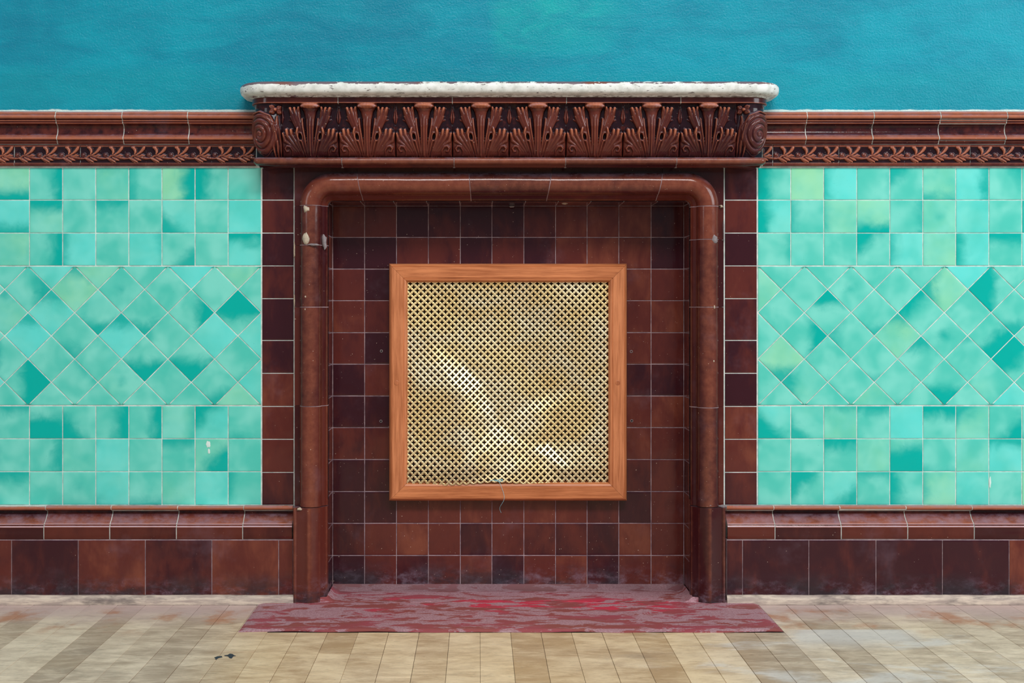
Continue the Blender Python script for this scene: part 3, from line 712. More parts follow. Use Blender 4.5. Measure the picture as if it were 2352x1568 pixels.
# old screw plugs in the back tiles
def disc_ring(name, r0, r1, parent, loc, mats, depth=.002, seg=14):
    vs = []; fs = []
    for r, y in ((r1, .0006), (r1, -.0004), (r0, -.0006), (r0*.9, depth)):
        for i in range(seg): a = 2*math.pi*i/seg; vs.append((r*math.cos(a), y, r*math.sin(a)))
    for q in range(3):
        for i in range(seg): fs.append((q*seg+i, q*seg+(i+1) % seg, (q+1)*seg+(i+1) % seg, (q+1)*seg+i))
    fs.append(tuple(3*seg+i for i in range(seg)))
    me = mesh(name, vs, fs, list(mats), fmat=[0]*(2*seg)+[1]*(seg+1)); return obj(name, me, parent, loc)
for x, y in ((876, 806), (875, 967), (1450, 807), (1451, 966)):
    disc_ring('screw_plug', .0021, .0035, lining, Vector(((x-VX)*k_, RD-.0004, EYE+(VY-y)*k_)), (GREYM, BLACK), .0003)

# ---- mantel: plan path swept mouldings
def plan_pt(s, o, half, front, r):
    """s from centre (0) along front (+x), round the corner and back to the wall; returns x, y offset outwards by o (metres)"""
    sg = 1 if s >= 0 else -1; s = abs(s); st = half-r; arc = math.pi/2*r
    if s < st: x, y, nx, ny = s, -front, 0, -1
    elif s < st+arc:
        a = (s-st)/r; nx, ny = math.sin(a), -math.cos(a); x, y = st+r*nx, -(front-r)+r*ny
    else: x, y, nx, ny = half, -(front-r)+(s-st-arc), 1, 0
    return (CX+sg*(x+nx*o), min(y+ny*o, 0) if True else y)
def smax(half, front, r): return half-r+math.pi/2*r+front-r
def ring(s0, s1, prof, half, front, r, name, mat, cap=True, smooth=40, gap=.0008, parent=None, wob=0, ns=None):
    st, arc, sm = half-r, math.pi/2*r, smax(half, front, r)
    cand = [s0+gap if s0 > -sm+.001 else s0, s1-gap if s1 < sm-.001 else s1]
    ms = set(cand)
    for sg in (-1, 1):
        for i in range(13):
            x = sg*(st+arc*i/12)
            if cand[0] < x < cand[1]: ms.add(x)
    if ns: ms |= set(np.linspace(cand[0], cand[1], ns))
    ms = sorted(ms); n = len(prof); vs = []; th = []
    sc = (s0+s1)/2; cx_, cy_ = plan_pt(sc, 0, half, front, r); ofs = Vector((cx_, 0, prof[0][1]))
    for s in ms:
        for (o, z, t) in prof:
            x, y = plan_pt(s, o, half, front, r)
            w = wob*(math.sin(s*31+z*400)+math.sin(s*83)*.6)
            vs.append(Vector((x, y-w, z+w))-ofs); th.append(t)
    fs = []
    for j in range(len(ms)-1):
        for i in range(n-1): fs.append((j*n+i, j*n+i+1, (j+1)*n+i+1, (j+1)*n+i))
    if cap: fs.append(tuple(range(n-1, -1, -1))); fs.append(tuple((len(ms)-1)*n+i for i in range(n)))
    me = mesh(name, vs, fs, mat, smooth=smooth, thin=th); return obj(name, me, parent or fire, ofs)
# shelf
FH, FF, FR = .580, .100, .046
SH = [(-.09, 1.1715, 0), (.012, 1.1735, 0), (.020, 1.1730, 0), (.0248, 1.1705, 0), (.0270, 1.1665, 0), (.0276, 1.1620, 0), (.0270, 1.1560, 0), (.0250, 1.1510, 0), (.0215, 1.1478, 0), (.016, 1.1458, 0), (.010, 1.1445, 0), (.006, 1.1436, 0), (.0045, 1.1415, 0), (-.01, 1.1412, 0), (-.09, 1.1412, 0)]
SMX = smax(FH, FF, FR)
ring(-SMX, SMX, SH, FH, FF, FR, 'mantel_shelf', CHIP, smooth=60)['label'] = 'white shelf top with chipped paint'
# backing + dark band blocks, joints between every two leaves
joints = [-SMX]+[-.002+.1273*2*k for k in (-1.5, -.5, .5, 1.5)]+[SMX]
joints[1:5] = [.068-CX+.1273*k for k in (-3, -1, 1, 3)]
BAND = [(-.06, 1.1413, 0), (-.001, 1.1413, .1), (-.0002, 1.1405, .3), (0, 1.139, .1), (0, 1.1325, .05), (0, 1.1305, .1), (.001, 1.1300, .7), (.001, 1.1288, .6), (-.002, 1.1280, .1), (-.022, 1.1270, 0), (-.024, 1.118, 0), (-.026, 1.075, 0), (-.032, 1.035, 0), (-.046, 1.0100, 0), (-.06, 1.0100, 0)]
blocks = [ring(joints[i], joints[i+1], BAND, FH, FF, FR, 'frieze_block', MOULD) for i in range(5)]
for q in joints[1:-1]: ring(q-.0025, q+.0025, [(o-.0011, z, 0) for o, z, t in BAND[1:9]]+[(-.06, 1.128, 0)], FH, FF, FR, 'joint_mortar', GROUT, gap=0)
# roll under the frieze: (0.993..1.009)
RH, RF, RR = .572, .083, .010
def rollprof():
    pr = [(-.06, 1.0094, .2), (-.010, 1.0096, .4)]
    for i in range(9):
        a = math.pi/2-math.pi*i/8; pr.append((-.0045+.0078*math.cos(a), 1.0014+.0078*math.sin(a), .30+.15*math.cos(a)))
    pr += [(-.007, .9925, 0), (-.009, .9910, .1), (-.012, .9880, .1), (-.020, .9872, .1), (-.032, .9885, .1), (-.086, .9950, 0)]
    return pr
RM = smax(RH, RF, RR)
rj = [-RM]+[wx(x, 80)-CX for x in (785.5, 1043, 1299, 1554)]+[RM]
for i in range(5): ring(rj[i], rj[i+1], rollprof(), RH, RF, RR, 'necking_roll', MOULD, smooth=50)
for q in rj[1:-1]: ring(q-.0025, q+.0025, [(o-.0009, z-.0002, 0) for o, z, t in rollprof()], RH, RF, RR, 'joint_mortar', GREYM, gap=0)

NAVY = m_plain('navy_overpaint', srgb(22, 34, 46), .35)
for sg in (-1, 1):
    xa, xb = sorted((CX+sg*.520, CX+sg*.574))
    obj('side_infill', boxm('side_infill', xa, xb, -.034, 0, 1.0095, 1.060, NAVY, loc=(xa, 0, 1.03)), fire, (xa, 0, 1.03))
# ---- acanthus height field. Local units mm: u right of leaf centre, v down from the band
K = .2727
def Z2(pts, m=1): return [(m*a*K, (b-285)*K) for a, b in pts]
def leaf_field(U, V):
    H = np.zeros_like(U); M = np.maximum
    for m in (1, -1):
        # low relief scraps: small side leaf and the dart between leaves
        H = M(H, stroke(H, U, V, Z2([(120, 470), (140, 430), (172, 418)], m), (1.2, 4.6, 1.0), 2.8))
        H -= stroke(H, U, V, Z2([(122, 462), (160, 425)], m), (.9, .6), 1.2, 's')*.8
        H = M(H, plate(U, V, Z2([(233, 290), (222, 350), (212, 400), (222, 440), (235, 455), (240, 300)], m), 3.2, 3))
        # upper lobe: fingers fanning from the foot of the stalk, fluted where they overlap
        F = [([(26, 700), (44, 570), (60, 480), (66, 410)], (2.2, 2.6, 3.0, 2.4), (8, 9, 9.5, 8)),
             ([(70, 470), (92, 400), (100, 350), (94, 318)], (2.6, 4.6, 5.0, 3.2), (7, 8.5, 10, 12)),
             ([(32, 690), (60, 560), (86, 470), (114, 390), (128, 325)], (2, 4.4, 6.2, 7.2, 4.2), (6, 7, 8, 9.5, 12.5)),
             ([(40, 680), (72, 560), (104, 470), (140, 385), (162, 326)], (2, 3.8, 5.6, 6.8, 4.4), (5, 6, 7, 9, 12.5)),
             ([(50, 670), (84, 545), (116, 470), (146, 410), (158, 392)], (1.6, 2.8, 4.0, 4.2, 2.2), (4, 5, 6, 7, 8))]
        for pts, r_, a_ in F: H = M(H, stroke(H, U, V, Z2(pts, m), r_, a_))
        # lower lobe
        H = M(H, plate(U, V, Z2([(26, 715), (60, 620), (92, 560), (130, 520), (200, 505), (232, 560), (232, 715)], m), 5.5, 6))
        G = [([(36, 716), (52, 650), (66, 600), (92, 565)], (2, 2.6, 3, 2.0), (7, 9, 10, 9)),
             ([(54, 716), (78, 645), (100, 585), (110, 530), (102, 488)], (2, 4.2, 5.2, 5.0, 3.2), (6, 8, 9, 11, 13.5)),
             ([(64, 716), (92, 650), (126, 585), (152, 540), (156, 502)], (2, 4.0, 5.6, 6.2, 3.8), (5.5, 7, 9, 11, 13)),
             ([(80, 716), (108, 660), (148, 605), (184, 550), (192, 502)], (2, 3.6, 5.6, 6.8, 4.6), (5, 6.5, 8.5, 11, 13.5)),
             ([(96, 718), (122, 670), (160, 625), (205, 590), (222, 530)], (2, 3.0, 4.4, 5.6, 3.2), (4.5, 6, 8, 9.5, 12)),
             ([(150, 705), (146, 668), (164, 638), (190, 632), (206, 650), (196, 674), (180, 672)], (2, 2.8, 3.4, 3.6, 3.2, 2.8, 1.8), (7, 8.5, 10, 10.5, 10.5, 10, 9))]
        for pts, r_, a_ in G: H = M(H, stroke(H, U, V, Z2(pts, m), r_, a_))
        # eyes
        for (ex, ey, ru, rv) in ((70, 362, 3.0, 6.2), (82, 556, 3.8, 7.6)):
            cu, cv = m*ex*K, (ey-285)*K; rot = m*.16
            du = (U-cu)*math.cos(rot)+(V-cv)*math.sin(rot); dv = -(U-cu)*math.sin(rot)+(V-cv)*math.cos(rot)
            e = np.hypot(du/ru, dv/rv)
            rim = np.exp(-((e-1.22)/.26)**2)*1.9*(H > 1.5); H = H+rim
            H = np.where(e < 1.1, H*(np.clip((e-.70)/.40, 0, 1)), H)
    # centre stalk, flaring to the curled lip
    v = np.clip(V, 0, 125); hw = np.interp(v, [0, 6, 18, 35, 60, 90, 118], [23, 21, 14, 10.5, 8.5, 8.2, 10.5])
    q = np.clip(1-(np.abs(U)/hw)**2, 0, 1); st = 9.6*np.sqrt(q)+np.where(q > 0, 1.1*np.cos(U/hw*math.pi*2.5)*np.clip((V-20)/30, 0, 1), 0)
    st += np.where(q > 0, np.clip((26-V)/26, 0, 1)**2*6, 0)
    H = M(H, st)
    for uu in (-.33, .33): H -= np.where(q > 0, 1.0*np.exp(-((U-uu*hw)/.9)**2)*np.clip((V-28)/20, 0, 1), 0)
    lipw = 1.2*np.sin(U*.9)+.6*np.sin(U*2.1)
    e = np.hypot(U/23.5, (V-6.0)/(6.0+lipw*.35)); lip = np.where(e < 1, 21*np.clip(1-e**2, 0, 1)**.42, 0)
    H = M(H, lip)
    H *= np.clip((122-V)/7, 0, 1)*.35+.65
    return H
def front_patch(name, u0, u1, field, mirror, smap, step=.85):
    """field(U,V) in mm mapped onto the frieze surface; smap(u)-> s in metres"""
    HT = 118.0
    nu = int((u1-u0)/step)+1; nv = int(HT/step)+1
    us = np.linspace(u0, u1, nu); vs_ = np.linspace(0, HT, nv); U, V = np.meshgrid(us, vs_)
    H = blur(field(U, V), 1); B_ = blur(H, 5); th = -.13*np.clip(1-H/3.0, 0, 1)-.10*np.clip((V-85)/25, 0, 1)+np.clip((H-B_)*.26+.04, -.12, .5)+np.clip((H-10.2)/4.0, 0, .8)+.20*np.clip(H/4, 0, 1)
    base = np.interp(V, [0, 10, 50, 85, 105, 118], [-16, -18, -18, -23, -30, -38])+((12*np.clip(U/22, 0, 1)**1.5) if name == 'c' else 0); H = H*(1.0 if name == 'c' else 1.35)     # cyma of the block
    O = base+H
    O = np.where((np.minimum(U-u0, u1-U) < .5), base-1, O)
    pts = np.zeros(U.shape+(3,))
    for j in range(nu):
        s = smap(us[j])
        x0, y0 = plan_pt(s, 0, FH, FF, FR); x1, y1 = plan_pt(s, .001, FH, FF, FR); dx, dy = (x1-x0)*1000, (y1-y0)*1000
        if abs(dy) < 1e-9 and abs(dx) < 1e-9: dx = 1 if s > 0 else -1
        pts[:, j, 0] = x0+dx*O[:, j]/1000; pts[:, j, 1] = y0+dy*O[:, j]/1000
    pts[:, :, 2] = 1.1285-V/1000
    return pts, th
lp_, lt_ = front_patch('acanthus_leaf', -63.5, 63.5, leaf_field, 1, lambda u: u/1000)
lp_[:, :, 0] -= CX; lp_[:, :, 2] -= 1.07
LEAF = grid_mesh('acanthus_leaf', lp_, lt_, MOULD)
for i in range(8):
    X = .068+.1273*(i-3.5); par = blocks[[0, 1, 1, 2, 2, 3, 3, 4][i]]
    obj('acanthus_leaf', LEAF, par, (X, 0, 1.07))
# corner volutes with flower, unrolled u from the last leaf outwards
def corner_field(U, V):
    H = np.zeros_like(U); M = np.maximum
    # stems between leaf and scroll
    H = M(H, stroke(H, U, V, [(3, 116), (2, 90), (6, 60), (11, 35)], (2, 3.4, 3.0, 1.6), 5))
    H = M(H, stroke(H, U, V, [(9, 117), (9, 95), (12, 70), (18, 45)], (2.2, 3.4, 2.6, 1.2), 6.5))
    H = M(H, stroke(H, U, V, [(10, 60), (11, 42), (10, 28)], (1.6, 4.4, 1.4), 6))
    # scroll: disc plate and spiral ridges
    cu, cv = 52, 70; du, dv = (U-cu)/.92, V-cv; r = np.hypot(du, dv); ph = np.arctan2(dv, du)
    H = M(H, np.where(r < 49, 5.5*np.sqrt(np.clip(1-(r/49)**6, 0, 1)), 0))
    arm = (r-(7+ph/(2*math.pi)*13.5))/13.5; fr = np.abs(arm-np.round(arm))*2
    sp = 5.4*np.sqrt(np.clip(1-(fr/.86)**2, 0, 1)); sp = np.where((r < 47.5) & (r > 4), sp, 0)
    H = np.where(r < 47.5, H+sp*.95-1.0, H)
    H = M(H, np.where(r < 7, 9.5*np.sqrt(np.clip(1-(r/7)**2, 0, 1)), 0))
    H = M(H, stroke(H, U, V, [(15, 117), (18, 95), (10, 55), (26, 28), (52, 18), (80, 22)], (2, 2.6, 2.4, 2.8, 2.6, 2), 7.5))
    # flower
    fu, fv = 13, 14
    for a in (35, 145, 215, 325):
        c, s_ = math.cos(math.radians(a)), math.sin(math.radians(a))
        H = M(H, stroke(H, U, V, [(fu+4*c, fv+3*s_), (fu+9*c, fv+8.0*s_), (fu+13.5*c, fv+11*s_)], (2.6, 6.2, 3.2), 9.5))
        H -= stroke(H, U, V, [(fu+5*c, fv+5*s_), (fu+11*c, fv+10*s_)], (1.0, .8), 2.2, 's')
    e = np.hypot(U-fu, V-fv); H = M(H, np.where(e < 4.6, 13*np.sqrt(np.clip(1-(e/5.0)**2, 0, 1)), 0))
    return H*(np.clip((116-V)/8, 0, 1)*.5+.5)
edge_s = .1273*4+.068-CX
for sg in (-1, 1):
    e0 = .1273*4+sg*(.068-CX)
    tot = (SMX-e0)*1000-1
    pt, th = front_patch('c', .2, tot, corner_field, sg, (lambda u, e=e0, g=sg: g*(e+u/1000)))
    o_ = Vector((CX+sg*.55, 0, 1.07)); pt = pt-np.array(o_)
    me = grid_mesh('corner_scroll', pt, th, MOULD, flip=(sg < 0))
    obj('corner_scroll', me, blocks[0 if sg < 0 else 4], o_)

# ---- mortar chips on the surround
def blob(name, parent, loc, w, h, d, mat, seed):
    r_ = random.Random(seed); vs = []; n = 12; ph = [r_.uniform(.7, 1.15) for _ in range(n)]
    for ring_, (k, yy) in enumerate(((1, .0), (.85, -.55), (.45, -1))):
        for i in range(n):
            a = 2*math.pi*i/n; q = ph[i]*k*r_.uniform(.92, 1.08); vs.append((w*q*math.cos(a)/2, yy*d, h*q*math.sin(a)/2))
    vs.append((0, -d*1.05, 0)); fs = [(q*n+i, q*n+(i+1) % n, (q+1)*n+(i+1) % n, (q+1)*n+i) for q in range(2) for i in range(n)]+[(2*n+i, 2*n+(i+1) % n, 3*n) for i in range(n)]
    return obj(name, mesh(name, vs, fs, mat, smooth=50), parent, loc)
for i, (x, y, p, w, h, d, m) in enumerate([(704, 480, 46, 17, 17, 7, MORTAR), (704, 548, 46, 20, 30, 7, MORTAR), (722, 562, 52, 30, 7, 4, GREYM), (745, 556, 24, 12, 40, 4, GREYM),
        (702, 681, 44, 8, 9, 5, MORTAR), (702, 710, 44, 9, 10, 5, MORTAR), (688, 1169, 46, 12, 8, 5, MORTAR), (1640, 705, 45, 5, 14, 4, MORTAR), (1639, 829, 45, 5, 7, 4, MORTAR), (1640, 549, 45, 20, 22, 5, GREYM),
        (1656, 474, 16, 9, 8, 8, MORTAR), (1660, 1162, 30, 22, 7, 9, GREYM), (1630, 1160, 46, 14, 5, 4, GREYM), (676, 575, 15, 4, 44, 3, MORTAR), (676, 690, 15, 4, 30, 3, MORTAR), (1662, 530, 15, 4, 50, 3, GREYM)]):
    blob('mortar_patch', fire, P(x, y, p), w/1000, h/1000, d/1000, m, 40+i)
for i, (x, y) in enumerate(((781, 462.5), (1298, 466.5), (1176, 474))):
    r_ = .975+.0; o = blob('plaster_crumb', fire, P(x, y, -40 if i < 2 else -100), .026 if i == 0 else .016, .006, .004, MORTAR if i != 2 else GREYM, 80+i)
blob('paint_splash', wall, P(479, 1020, .3), .011, .016, .0003, m_plain('white_splash', srgb(214, 232, 226), .5, .1, .05), 91)
blob('paint_splash', wall, P(480, 1036, .3), .005, .012, .0003, bpy.data.materials['white_splash'], 92)
blob('paint_splash', wall, P(2274, 1108, .3), .005, .032, .0004, bpy.data.materials['white_splash'], 93)
# sliver of broken tile edge on the right jamb
obj('broken_tile_edge', boxm('broken_tile_edge', RX1-.0035, RX1-.0005, -.001, .012, pz(1280, -8), pz(1138, -8), m_plain('bare_clay', srgb(150, 92, 66), .8), bev=.0008, loc=P(1583, 1200, -8)), fire, P(1583, 1200, -8))

# ---------------------------------------------------------------- hearth
def hearth():
    hx0_, hx1_, yf = -.4985, .6315, -.3235
    nx, ny = 90, 44; vs = []; fs = []
    ys = np.concatenate([np.linspace(yf, -.036, 30), np.linspace(-.0358, RD-.001, ny-30)]); xs = np.linspace(hx0_, hx1_, nx); r_ = np.random.default_rng(3); N = blur(r_.normal(0, 1, (ny, nx)), 4)*.0012
    for j, y in enumerate(ys):
        for i, x in enumerate(xs):
            z = .0045+N[j, i]*.5
            if y > -.0359: # inside the opening: keep between the jambs, cement fillet at edges
                a = RX0+.002; b = RX1-.002; x = a+(b-a)*i/(nx-1)
                e = min(x-a, b-x, RD-y); z += .012*max(0, 1-e/.022)**2
            e = min(abs(y-yf), abs(x-hx0_), abs(hx1_-x)); z = z*min(1, .15+e/.012) if y <= -.0359 else z
            if j == 0: y = y+r_.uniform(-.0012, .0012)+.001*math.sin(i*.4)
            vs.append((x-CX, y, max(z, .0012)))
    for j in range(ny-1):
        for i in range(nx-1): a = j*nx+i; fs.append((a, a+1, a+nx+1, a+nx))
    n0 = len(vs); bd = [i for i in range(nx)]+[j*nx+nx-1 for j in range(1, ny)]+[(ny-1)*nx+i for i in range(nx-2, -1, -1)]+[j*nx for j in range(ny-2, 0, -1)]
    for b in bd: vs.append((vs[b][0], vs[b][1], .0003))
    for k in range(len(bd)): q = (k+1) % len(bd); fs.append((bd[k], n0+k, n0+q, bd[q]))
    o = obj('hearth', mesh('hearth', vs, fs, HEARTH, smooth=50), None, (CX, 0, 0))
    tag(o, 'flat hearth slab with worn red paint in front of the fireplace', 'hearth')
hearth()

# ---------------------------------------------------------------- floor
v = []; f = []; fm = []
FX0, FX1 = -1.66, 1.62
quad((FX0, -6, -.002), (FX1, -6, -.002), (FX1, .3, -.002), (FX0, .3, -.002), 0); quad((FX0, -6, -.03), (FX1, -6, -.03), (FX1, -6, -.002), (FX0, -6, -.002), 0)
FB = m_plain('joint_dirt', srgb(84, 74, 72), .9)
floor = obj('floor', mesh('floor', v, f, [FB])); tag(floor, 'worn wooden strip floor running up to the wall', kind='structure')
BW = .06306
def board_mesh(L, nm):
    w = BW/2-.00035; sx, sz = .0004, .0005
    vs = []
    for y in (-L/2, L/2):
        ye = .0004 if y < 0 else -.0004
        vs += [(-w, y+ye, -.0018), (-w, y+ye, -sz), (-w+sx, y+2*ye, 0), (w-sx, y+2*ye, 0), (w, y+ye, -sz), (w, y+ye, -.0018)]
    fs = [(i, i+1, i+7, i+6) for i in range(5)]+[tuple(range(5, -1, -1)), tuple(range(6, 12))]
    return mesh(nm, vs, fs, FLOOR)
BMc = {}
k = -18
while True:
    x = -.502+BW*(k+.5)
    if x > 1.6: break
    inside = -.497 < x-BW/2+.004 and x+BW/2 < .640
    y1 = -.3245 if inside else -.049
    cuts = [y1]; y = y1
    first = random.choice([.18, 1.3, 1.5, 1.8, 1.1, .45])*random.uniform(.8, 1.15); y -= first; 
    while y > -3.6: cuts.append(y); y -= random.uniform(.9, 1.5)
    cuts.append(-4.0)
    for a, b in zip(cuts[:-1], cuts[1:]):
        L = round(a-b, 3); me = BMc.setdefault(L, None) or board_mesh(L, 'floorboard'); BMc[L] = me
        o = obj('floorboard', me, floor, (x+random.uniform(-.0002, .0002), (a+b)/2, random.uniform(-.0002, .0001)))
    k += 1
# dark spilled paint spot
def spot(cx, cy, pts, nm):
    n = len(pts); vs = [(a, b, .0004) for a, b in pts]+[(a, b, 0) for a, b in pts]
    fs = [tuple(range(n))]+[(i, i+n, (i+1) % n+n, (i+1) % n) for i in range(n)]
    obj(nm, mesh(nm, vs, fs, m_plain('dark_blue_paint', srgb(52, 60, 72), .4)), floor, (cx, cy, .0002))
def fl(px, py): r = (py-VY)/671.0; return ((px-VX)/r, 0, 3300*(1-1/r))
def spot_px(pts, nm='paint_spot'):
    w = [fl(x, y) for x, y in pts]; cx = sum(a[0] for a in w)/len(w); cy = sum(a[2] for a in w)/len(w)
    spot(cx/1000, -cy/1000, [((a[0]-cx)/1000, -(a[2]-cy)/1000) for a in w][::-1] if False else [((a[0]-cx)/1000, (cy-a[2])/1000) for a in w][::-1], nm)
spot_px([(515, 1505), (523, 1504), (528, 1501), (534, 1502), (538, 1505), (542, 1506), (536, 1507), (532, 1512), (527, 1511), (524, 1507), (516, 1506)])
spot_px([(492, 1510), (500, 1507), (509, 1506.5), (511, 1509), (502, 1511), (497, 1514), (494, 1514), (495, 1511)])

# ---------------------------------------------------------------- framed brass grille
gc = (CX, 0, 0)
G0, G1, GT, GB = 893, 1441, 605, 1151; FP = -83       # outer frame in px at the front plane
gl = P((G0+G1)/2, GB, -116)
gr = empty('vent_grille', gl); tag(gr, 'square vent of dented perforated brass in an orange wooden frame', 'vent grille')
# frame profile: w from the outer edge inwards, p (mm, negative = inside recess)
FPROF = [(0, -119.5), (0, -97), (.8, -92), (3, -86.5), (6.3, -83.8), (7.2, -84.6), (7.8, -83.2), (33.5, -83.0), (34.6, -85.0), (35.2, -85.2), (36.5, -84.4), (40, -86), (43.4, -92), (44, -100), (44, -116), (20, -119.5)]
kx = (D+84)/D
ox0, ox1, oz1, oz0 = (G0-VX)*kx, (G1-VX)*kx, EYE*1000+(VY-GT)*kx, EYE*1000+(VY-GB)*kx
def rail(side, mat):
    n = len(FPROF); vs = []
    for e in (0, 1):
        for (w, p) in FPROF:
            if side in 'TB':
                x = (ox0+w+.25) if e == 0 else (ox1-w-.25); z = oz1-w if side == 'T' else oz0+w
            else:
                z = (oz0+w+.25) if e == 0 else (oz1-w-.25); x = ox0+w if side == 'L' else ox1-w
            vs.append(Vector((x/1000, -p/1000, z/1000)))
    c = sum(vs, Vector())/len(vs); vs = [a-c for a in vs]
    fs = [(i, (i+1) % n, (i+1) % n+n, i+n) for i in range(n)]+[tuple(range(n-1, -1, -1)), tuple(range(n, 2*n))]
    if side in 'TR': fs = [tuple(reversed(q)) for q in fs]
    me = mesh('frame_rail', vs, fs, mat, smooth=30); return obj('frame_rail', me, gr, c)
RL = {s: rail(s, WOODH if s in 'TB' else WOODV) for s in 'TBLR'}
for x, s in ((911, 'L'), (1419, 'R')):
    c = P(x, 879, -83); seg = 18; vs = []; fs = []
    for r, y in ((5.6, .0006), (5.6, -.0003), (4.9, -.0006)):
        for i in range(seg): a = 2*math.pi*i/seg; vs.append((r/1000*math.cos(a), y, r/1000*math.sin(a)))
    for q in range(2):
        for i in range(seg): fs.append((q*seg+i, q*seg+(i+1) % seg, (q+1)*seg+(i+1) % seg, (q+1)*seg+i))
    fs.append(tuple(2*seg+i for i in range(seg)))
    obj('screw_cover', mesh('screw_cover', vs, fs, m_wood('plug_wood', srgb(140, 76, 44), srgb(196, 118, 76), 2)), RL[s], c)
# dark duct behind
x0, x1, z0, z1 = ox0/1000+.03, ox1/1000-.03, oz0/1000+.03, oz1/1000-.03
v = []; f = []; fm = []
quad((x0, .27, z0), (x1, .27, z0), (x1, .27, z1), (x0, .27, z1), 0); quad((x0, .119, z0), (x0, .27, z0), (x0, .27, z1), (x0, .119, z1), 0)
quad((x1, .27, z0), (x1, .119, z0), (x1, .119, z1), (x1, .27, z1), 0); quad((x0, .27, z1), (x1, .27, z1), (x1, .119, z1), (x0, .119, z1), 0); quad((x0, .119, z0), (x1, .119, z0), (x1, .27, z0), (x0, .27, z0), 0)
obj('duct', mesh('duct', [Vector(a)-gl for a in v], f, [BLACK], fmat=fm), gr, gl)
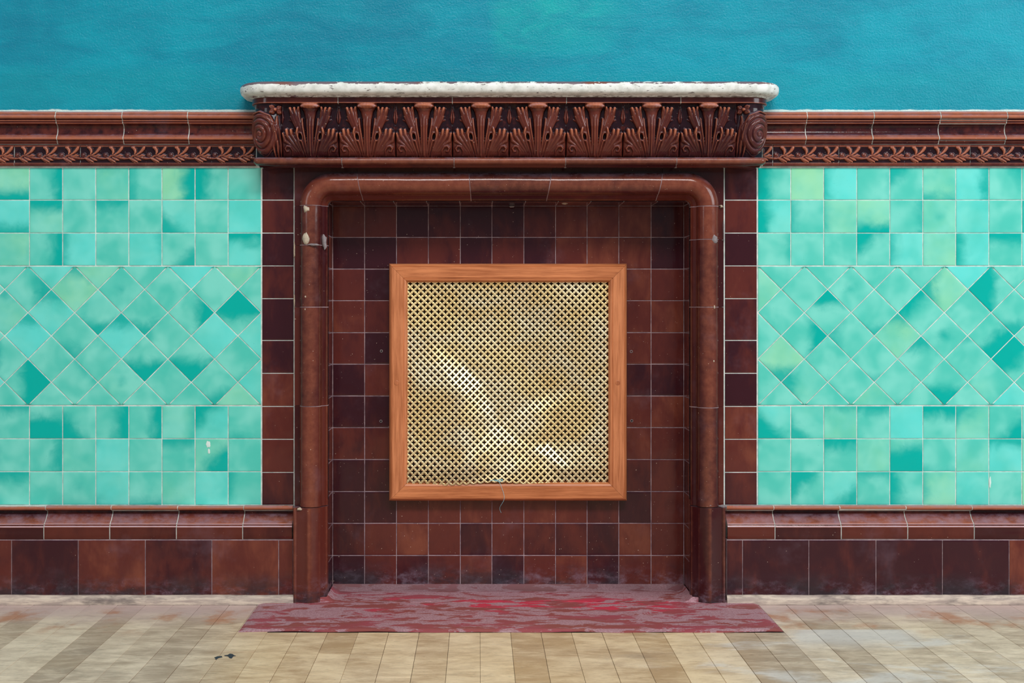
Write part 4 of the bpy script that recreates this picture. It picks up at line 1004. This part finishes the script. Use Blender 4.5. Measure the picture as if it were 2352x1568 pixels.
# perforated sheet
def sheet():
    kk = (D+98)/D; sx0, sx1 = (934-VX)*kk, (1400-VX)*kk; sz1, sz0 = (VY-645)*kk, (VY-1113)*kk
    c = 16.2*kk*1.0; lines = [1.35, 3.2, 4.9, 6.75, 9.45, 11.3, 13.0, 14.85]
    def mk(a, b): 
        L = [a]; k0 = math.floor(a/c)-1
        for k in range(k0, int(b/c)+2):
            for q in lines:
                t = k*c+q*kk
                if a+.2 < t < b-.2: L.append(t)
        L.append(b); return np.array(L)
    off_x, off_z = sx0, sz0
    xs = mk(0, sx1-sx0); zs = mk(0, sz1-sz0)
    # facets of the dented plate: control points (u, v down, depth mm outwards)
    cp = [(0, 0, 0), (.33, 0, 0), (.48, 0, 1), (.60, 0, 0), (1, 0, 0), (1, .33, 0), (1, .66, 0), (1, 1, 0), (.80, 1, 2), (.47, 1, 9), (.25, 1, 8), (0, 1, 5), (0, .74, 1), (0, .45, -1), (0, .22, 0),
          (.12, .30, -2), (.27, .40, -3), (.38, .52, -7), (.45, .70, -9), (.62, .82, -3), (.80, .93, 1), (.20, .47, 5), (.27, .55, 8), (.27, .88, 8), (.08, .52, 4),
          (.58, .17, -10), (.50, .06, -3), (.30, .20, -5), (.60, .40, -12), (.84, .27, -4), (.70, .55, -14), (.74, .62, -8), (.92, .20, -1), (.86, .55, -6), (.70, .80, -9), (.50, .80, -2), (.44, .93, 4), (.90, .80, -2)]
    tri = geometry.delaunay_2d_cdt([Vector((a, b)) for a, b, _ in cp], [], [], 0, 1e-5)
    vt, ft = tri[0], tri[2]; ids = tri[3]
    dep = [cp[ids[i][0]][2] for i in range(len(vt))]
    N = 180; gu, gv = np.meshgrid(np.linspace(0, 1, N), np.linspace(0, 1, N)); Z = np.zeros((N, N))
    for t in ft:
        a, b, d = (vt[i] for i in t); za, zb, zd = (dep[i] for i in t)
        den = (b.y-d.y)*(a.x-d.x)+(d.x-b.x)*(a.y-d.y)
        if abs(den) < 1e-9: continue
        l1 = ((b.y-d.y)*(gu-d.x)+(d.x-b.x)*(gv-d.y))/den; l2 = ((d.y-a.y)*(gu-d.x)+(a.x-d.x)*(gv-d.y))/den; l3 = 1-l1-l2
        m_ = (l1 >= -1e-6) & (l2 >= -1e-6) & (l3 >= -1e-6); Z[m_] = (l1*za+l2*zb+l3*zd)[m_]
    Z = blur(Z, 8)*1.75
    r_ = np.random.default_rng(5); nz = blur(r_.normal(0, 1, (N, N)), 30); Z += nz/nz.std()*.35
    ny, nx = len(zs), len(xs)
    U = xs/(sx1-sx0); V = 1-zs/(sz1-sz0)
    iu = np.clip(U*(N-1), 0, N-1.001); iv = np.clip(V*(N-1), 0, N-1.001)
    I, J = np.meshgrid(iu, iv); i0, j0 = I.astype(int), J.astype(int); fu, fv = I-i0, J-j0
    Q = Z[j0, i0]*(1-fu)*(1-fv)+Z[j0, i0+1]*fu*(1-fv)+Z[j0+1, i0]*(1-fu)*fv+Z[j0+1, i0+1]*fu*fv
    UU, VV = np.meshgrid(U, V)
    # torn, sagging bottom edge
    XX, ZZ = np.meshgrid(xs, zs)
    gapb = 7*np.exp(-((UU-.45)/.12)**2)-5*np.exp(-((UU-.08)/.10)**2); ZZ = ZZ+gapb*np.clip((VV-.85)/.15, 0, 1)**2
    Xw = (off_x+XX)/1000; Zw = EYE+(off_z+ZZ)/1000; Yw = (98-Q)/1000
    cxs = (xs[:-1]+xs[1:])/2/kk % 16.2; czs = (zs[:-1]+zs[1:])/2/kk % 16.2
    dist = lambda t, c0: np.abs((t-c0+8.1) % 16.2-8.1)
    A, B = np.meshgrid(cxs, czs)
    hole = np.zeros(A.shape, bool)
    for (hx, hz_) in ((0, 0), (8.1, 8.1)):
        dx, dz = dist(A, hx), dist(B, hz_)
        hole |= ((dx < 1.35) & (dz < 4.9)) | ((dz < 1.35) & (dx < 4.9))
    idx = np.arange(ny*nx).reshape(ny, nx)
    keep = ~hole
    a, b, c_, d = idx[:-1, :-1][keep], idx[:-1, 1:][keep], idx[1:, 1:][keep], idx[1:, :-1][keep]
    q = np.stack([a, b, c_, d], 1)
    org = Vector((float(Xw.mean()), .098, float(Zw.mean())))
    pts = np.stack([Xw-org.x, Yw-org.y, Zw-org.z], 2).reshape(-1, 3)
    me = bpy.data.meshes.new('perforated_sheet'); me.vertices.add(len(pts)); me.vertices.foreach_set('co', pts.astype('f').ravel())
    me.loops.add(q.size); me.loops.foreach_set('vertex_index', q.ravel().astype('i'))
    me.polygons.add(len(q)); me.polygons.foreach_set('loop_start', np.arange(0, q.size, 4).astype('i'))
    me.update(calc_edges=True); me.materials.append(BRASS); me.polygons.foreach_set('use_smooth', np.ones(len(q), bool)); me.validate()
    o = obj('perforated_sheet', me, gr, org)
    sm = o.modifiers.new('thick', 'SOLIDIFY'); sm.thickness = .0004; sm.offset = 1
    o['label'] = 'dented brass sheet pierced with rows of small crosses'
sheet()
# pale thread caught on the lower rail
def tube(name, pts, r, mat, parent=None, loc=(0, 0, 0)):
    loc = Vector(loc); cu = bpy.data.curves.new(name, 'CURVE'); cu.dimensions = '3D'; cu.bevel_depth = r; cu.bevel_resolution = 1
    sp = cu.splines.new('NURBS'); sp.points.add(len(pts)-1); sp.use_endpoint_u = True; sp.order_u = 4
    for q, p in zip(sp.points, pts): q.co = (*(Vector(p)-loc), 1)
    cu.materials.append(mat); t = bpy.data.objects.new('tmp', cu); COL.objects.link(t)
    dg = bpy.context.evaluated_depsgraph_get(); me = bpy.data.meshes.new_from_object(t.evaluated_get(dg)); me.name = name
    bpy.data.objects.remove(t); return obj(name, me, parent, loc)
TH = m_plain('pale_blue_thread', srgb(150, 205, 215), .7, 0, .1)
pp = [P(1126, 1103, -84), P(1140, 1101, -83), P(1148, 1106, -81.5), P(1153, 1122, -80), P(1158, 1135, -79.6), P(1159, 1148, -80), P(1150, 1160, -88), P(1146, 1168, -96), P(1151, 1177, -104)]
th_ = tube('thread', pp, .00045, TH, None, P(1148, 1101, -84)); tag(th_, 'loose pale blue thread hanging over the bottom rail of the vent', 'thread')
tuft = [P(1122, 1106, -85), P(1130, 1101, -84), P(1142, 1104, -83), P(1150, 1099, -84), P(1158, 1103, -84), P(1148, 1107, -83), P(1136, 1103, -84)]
w = tube('tuft', tuft, .0008, TH, th_, P(1140, 1103, -84))
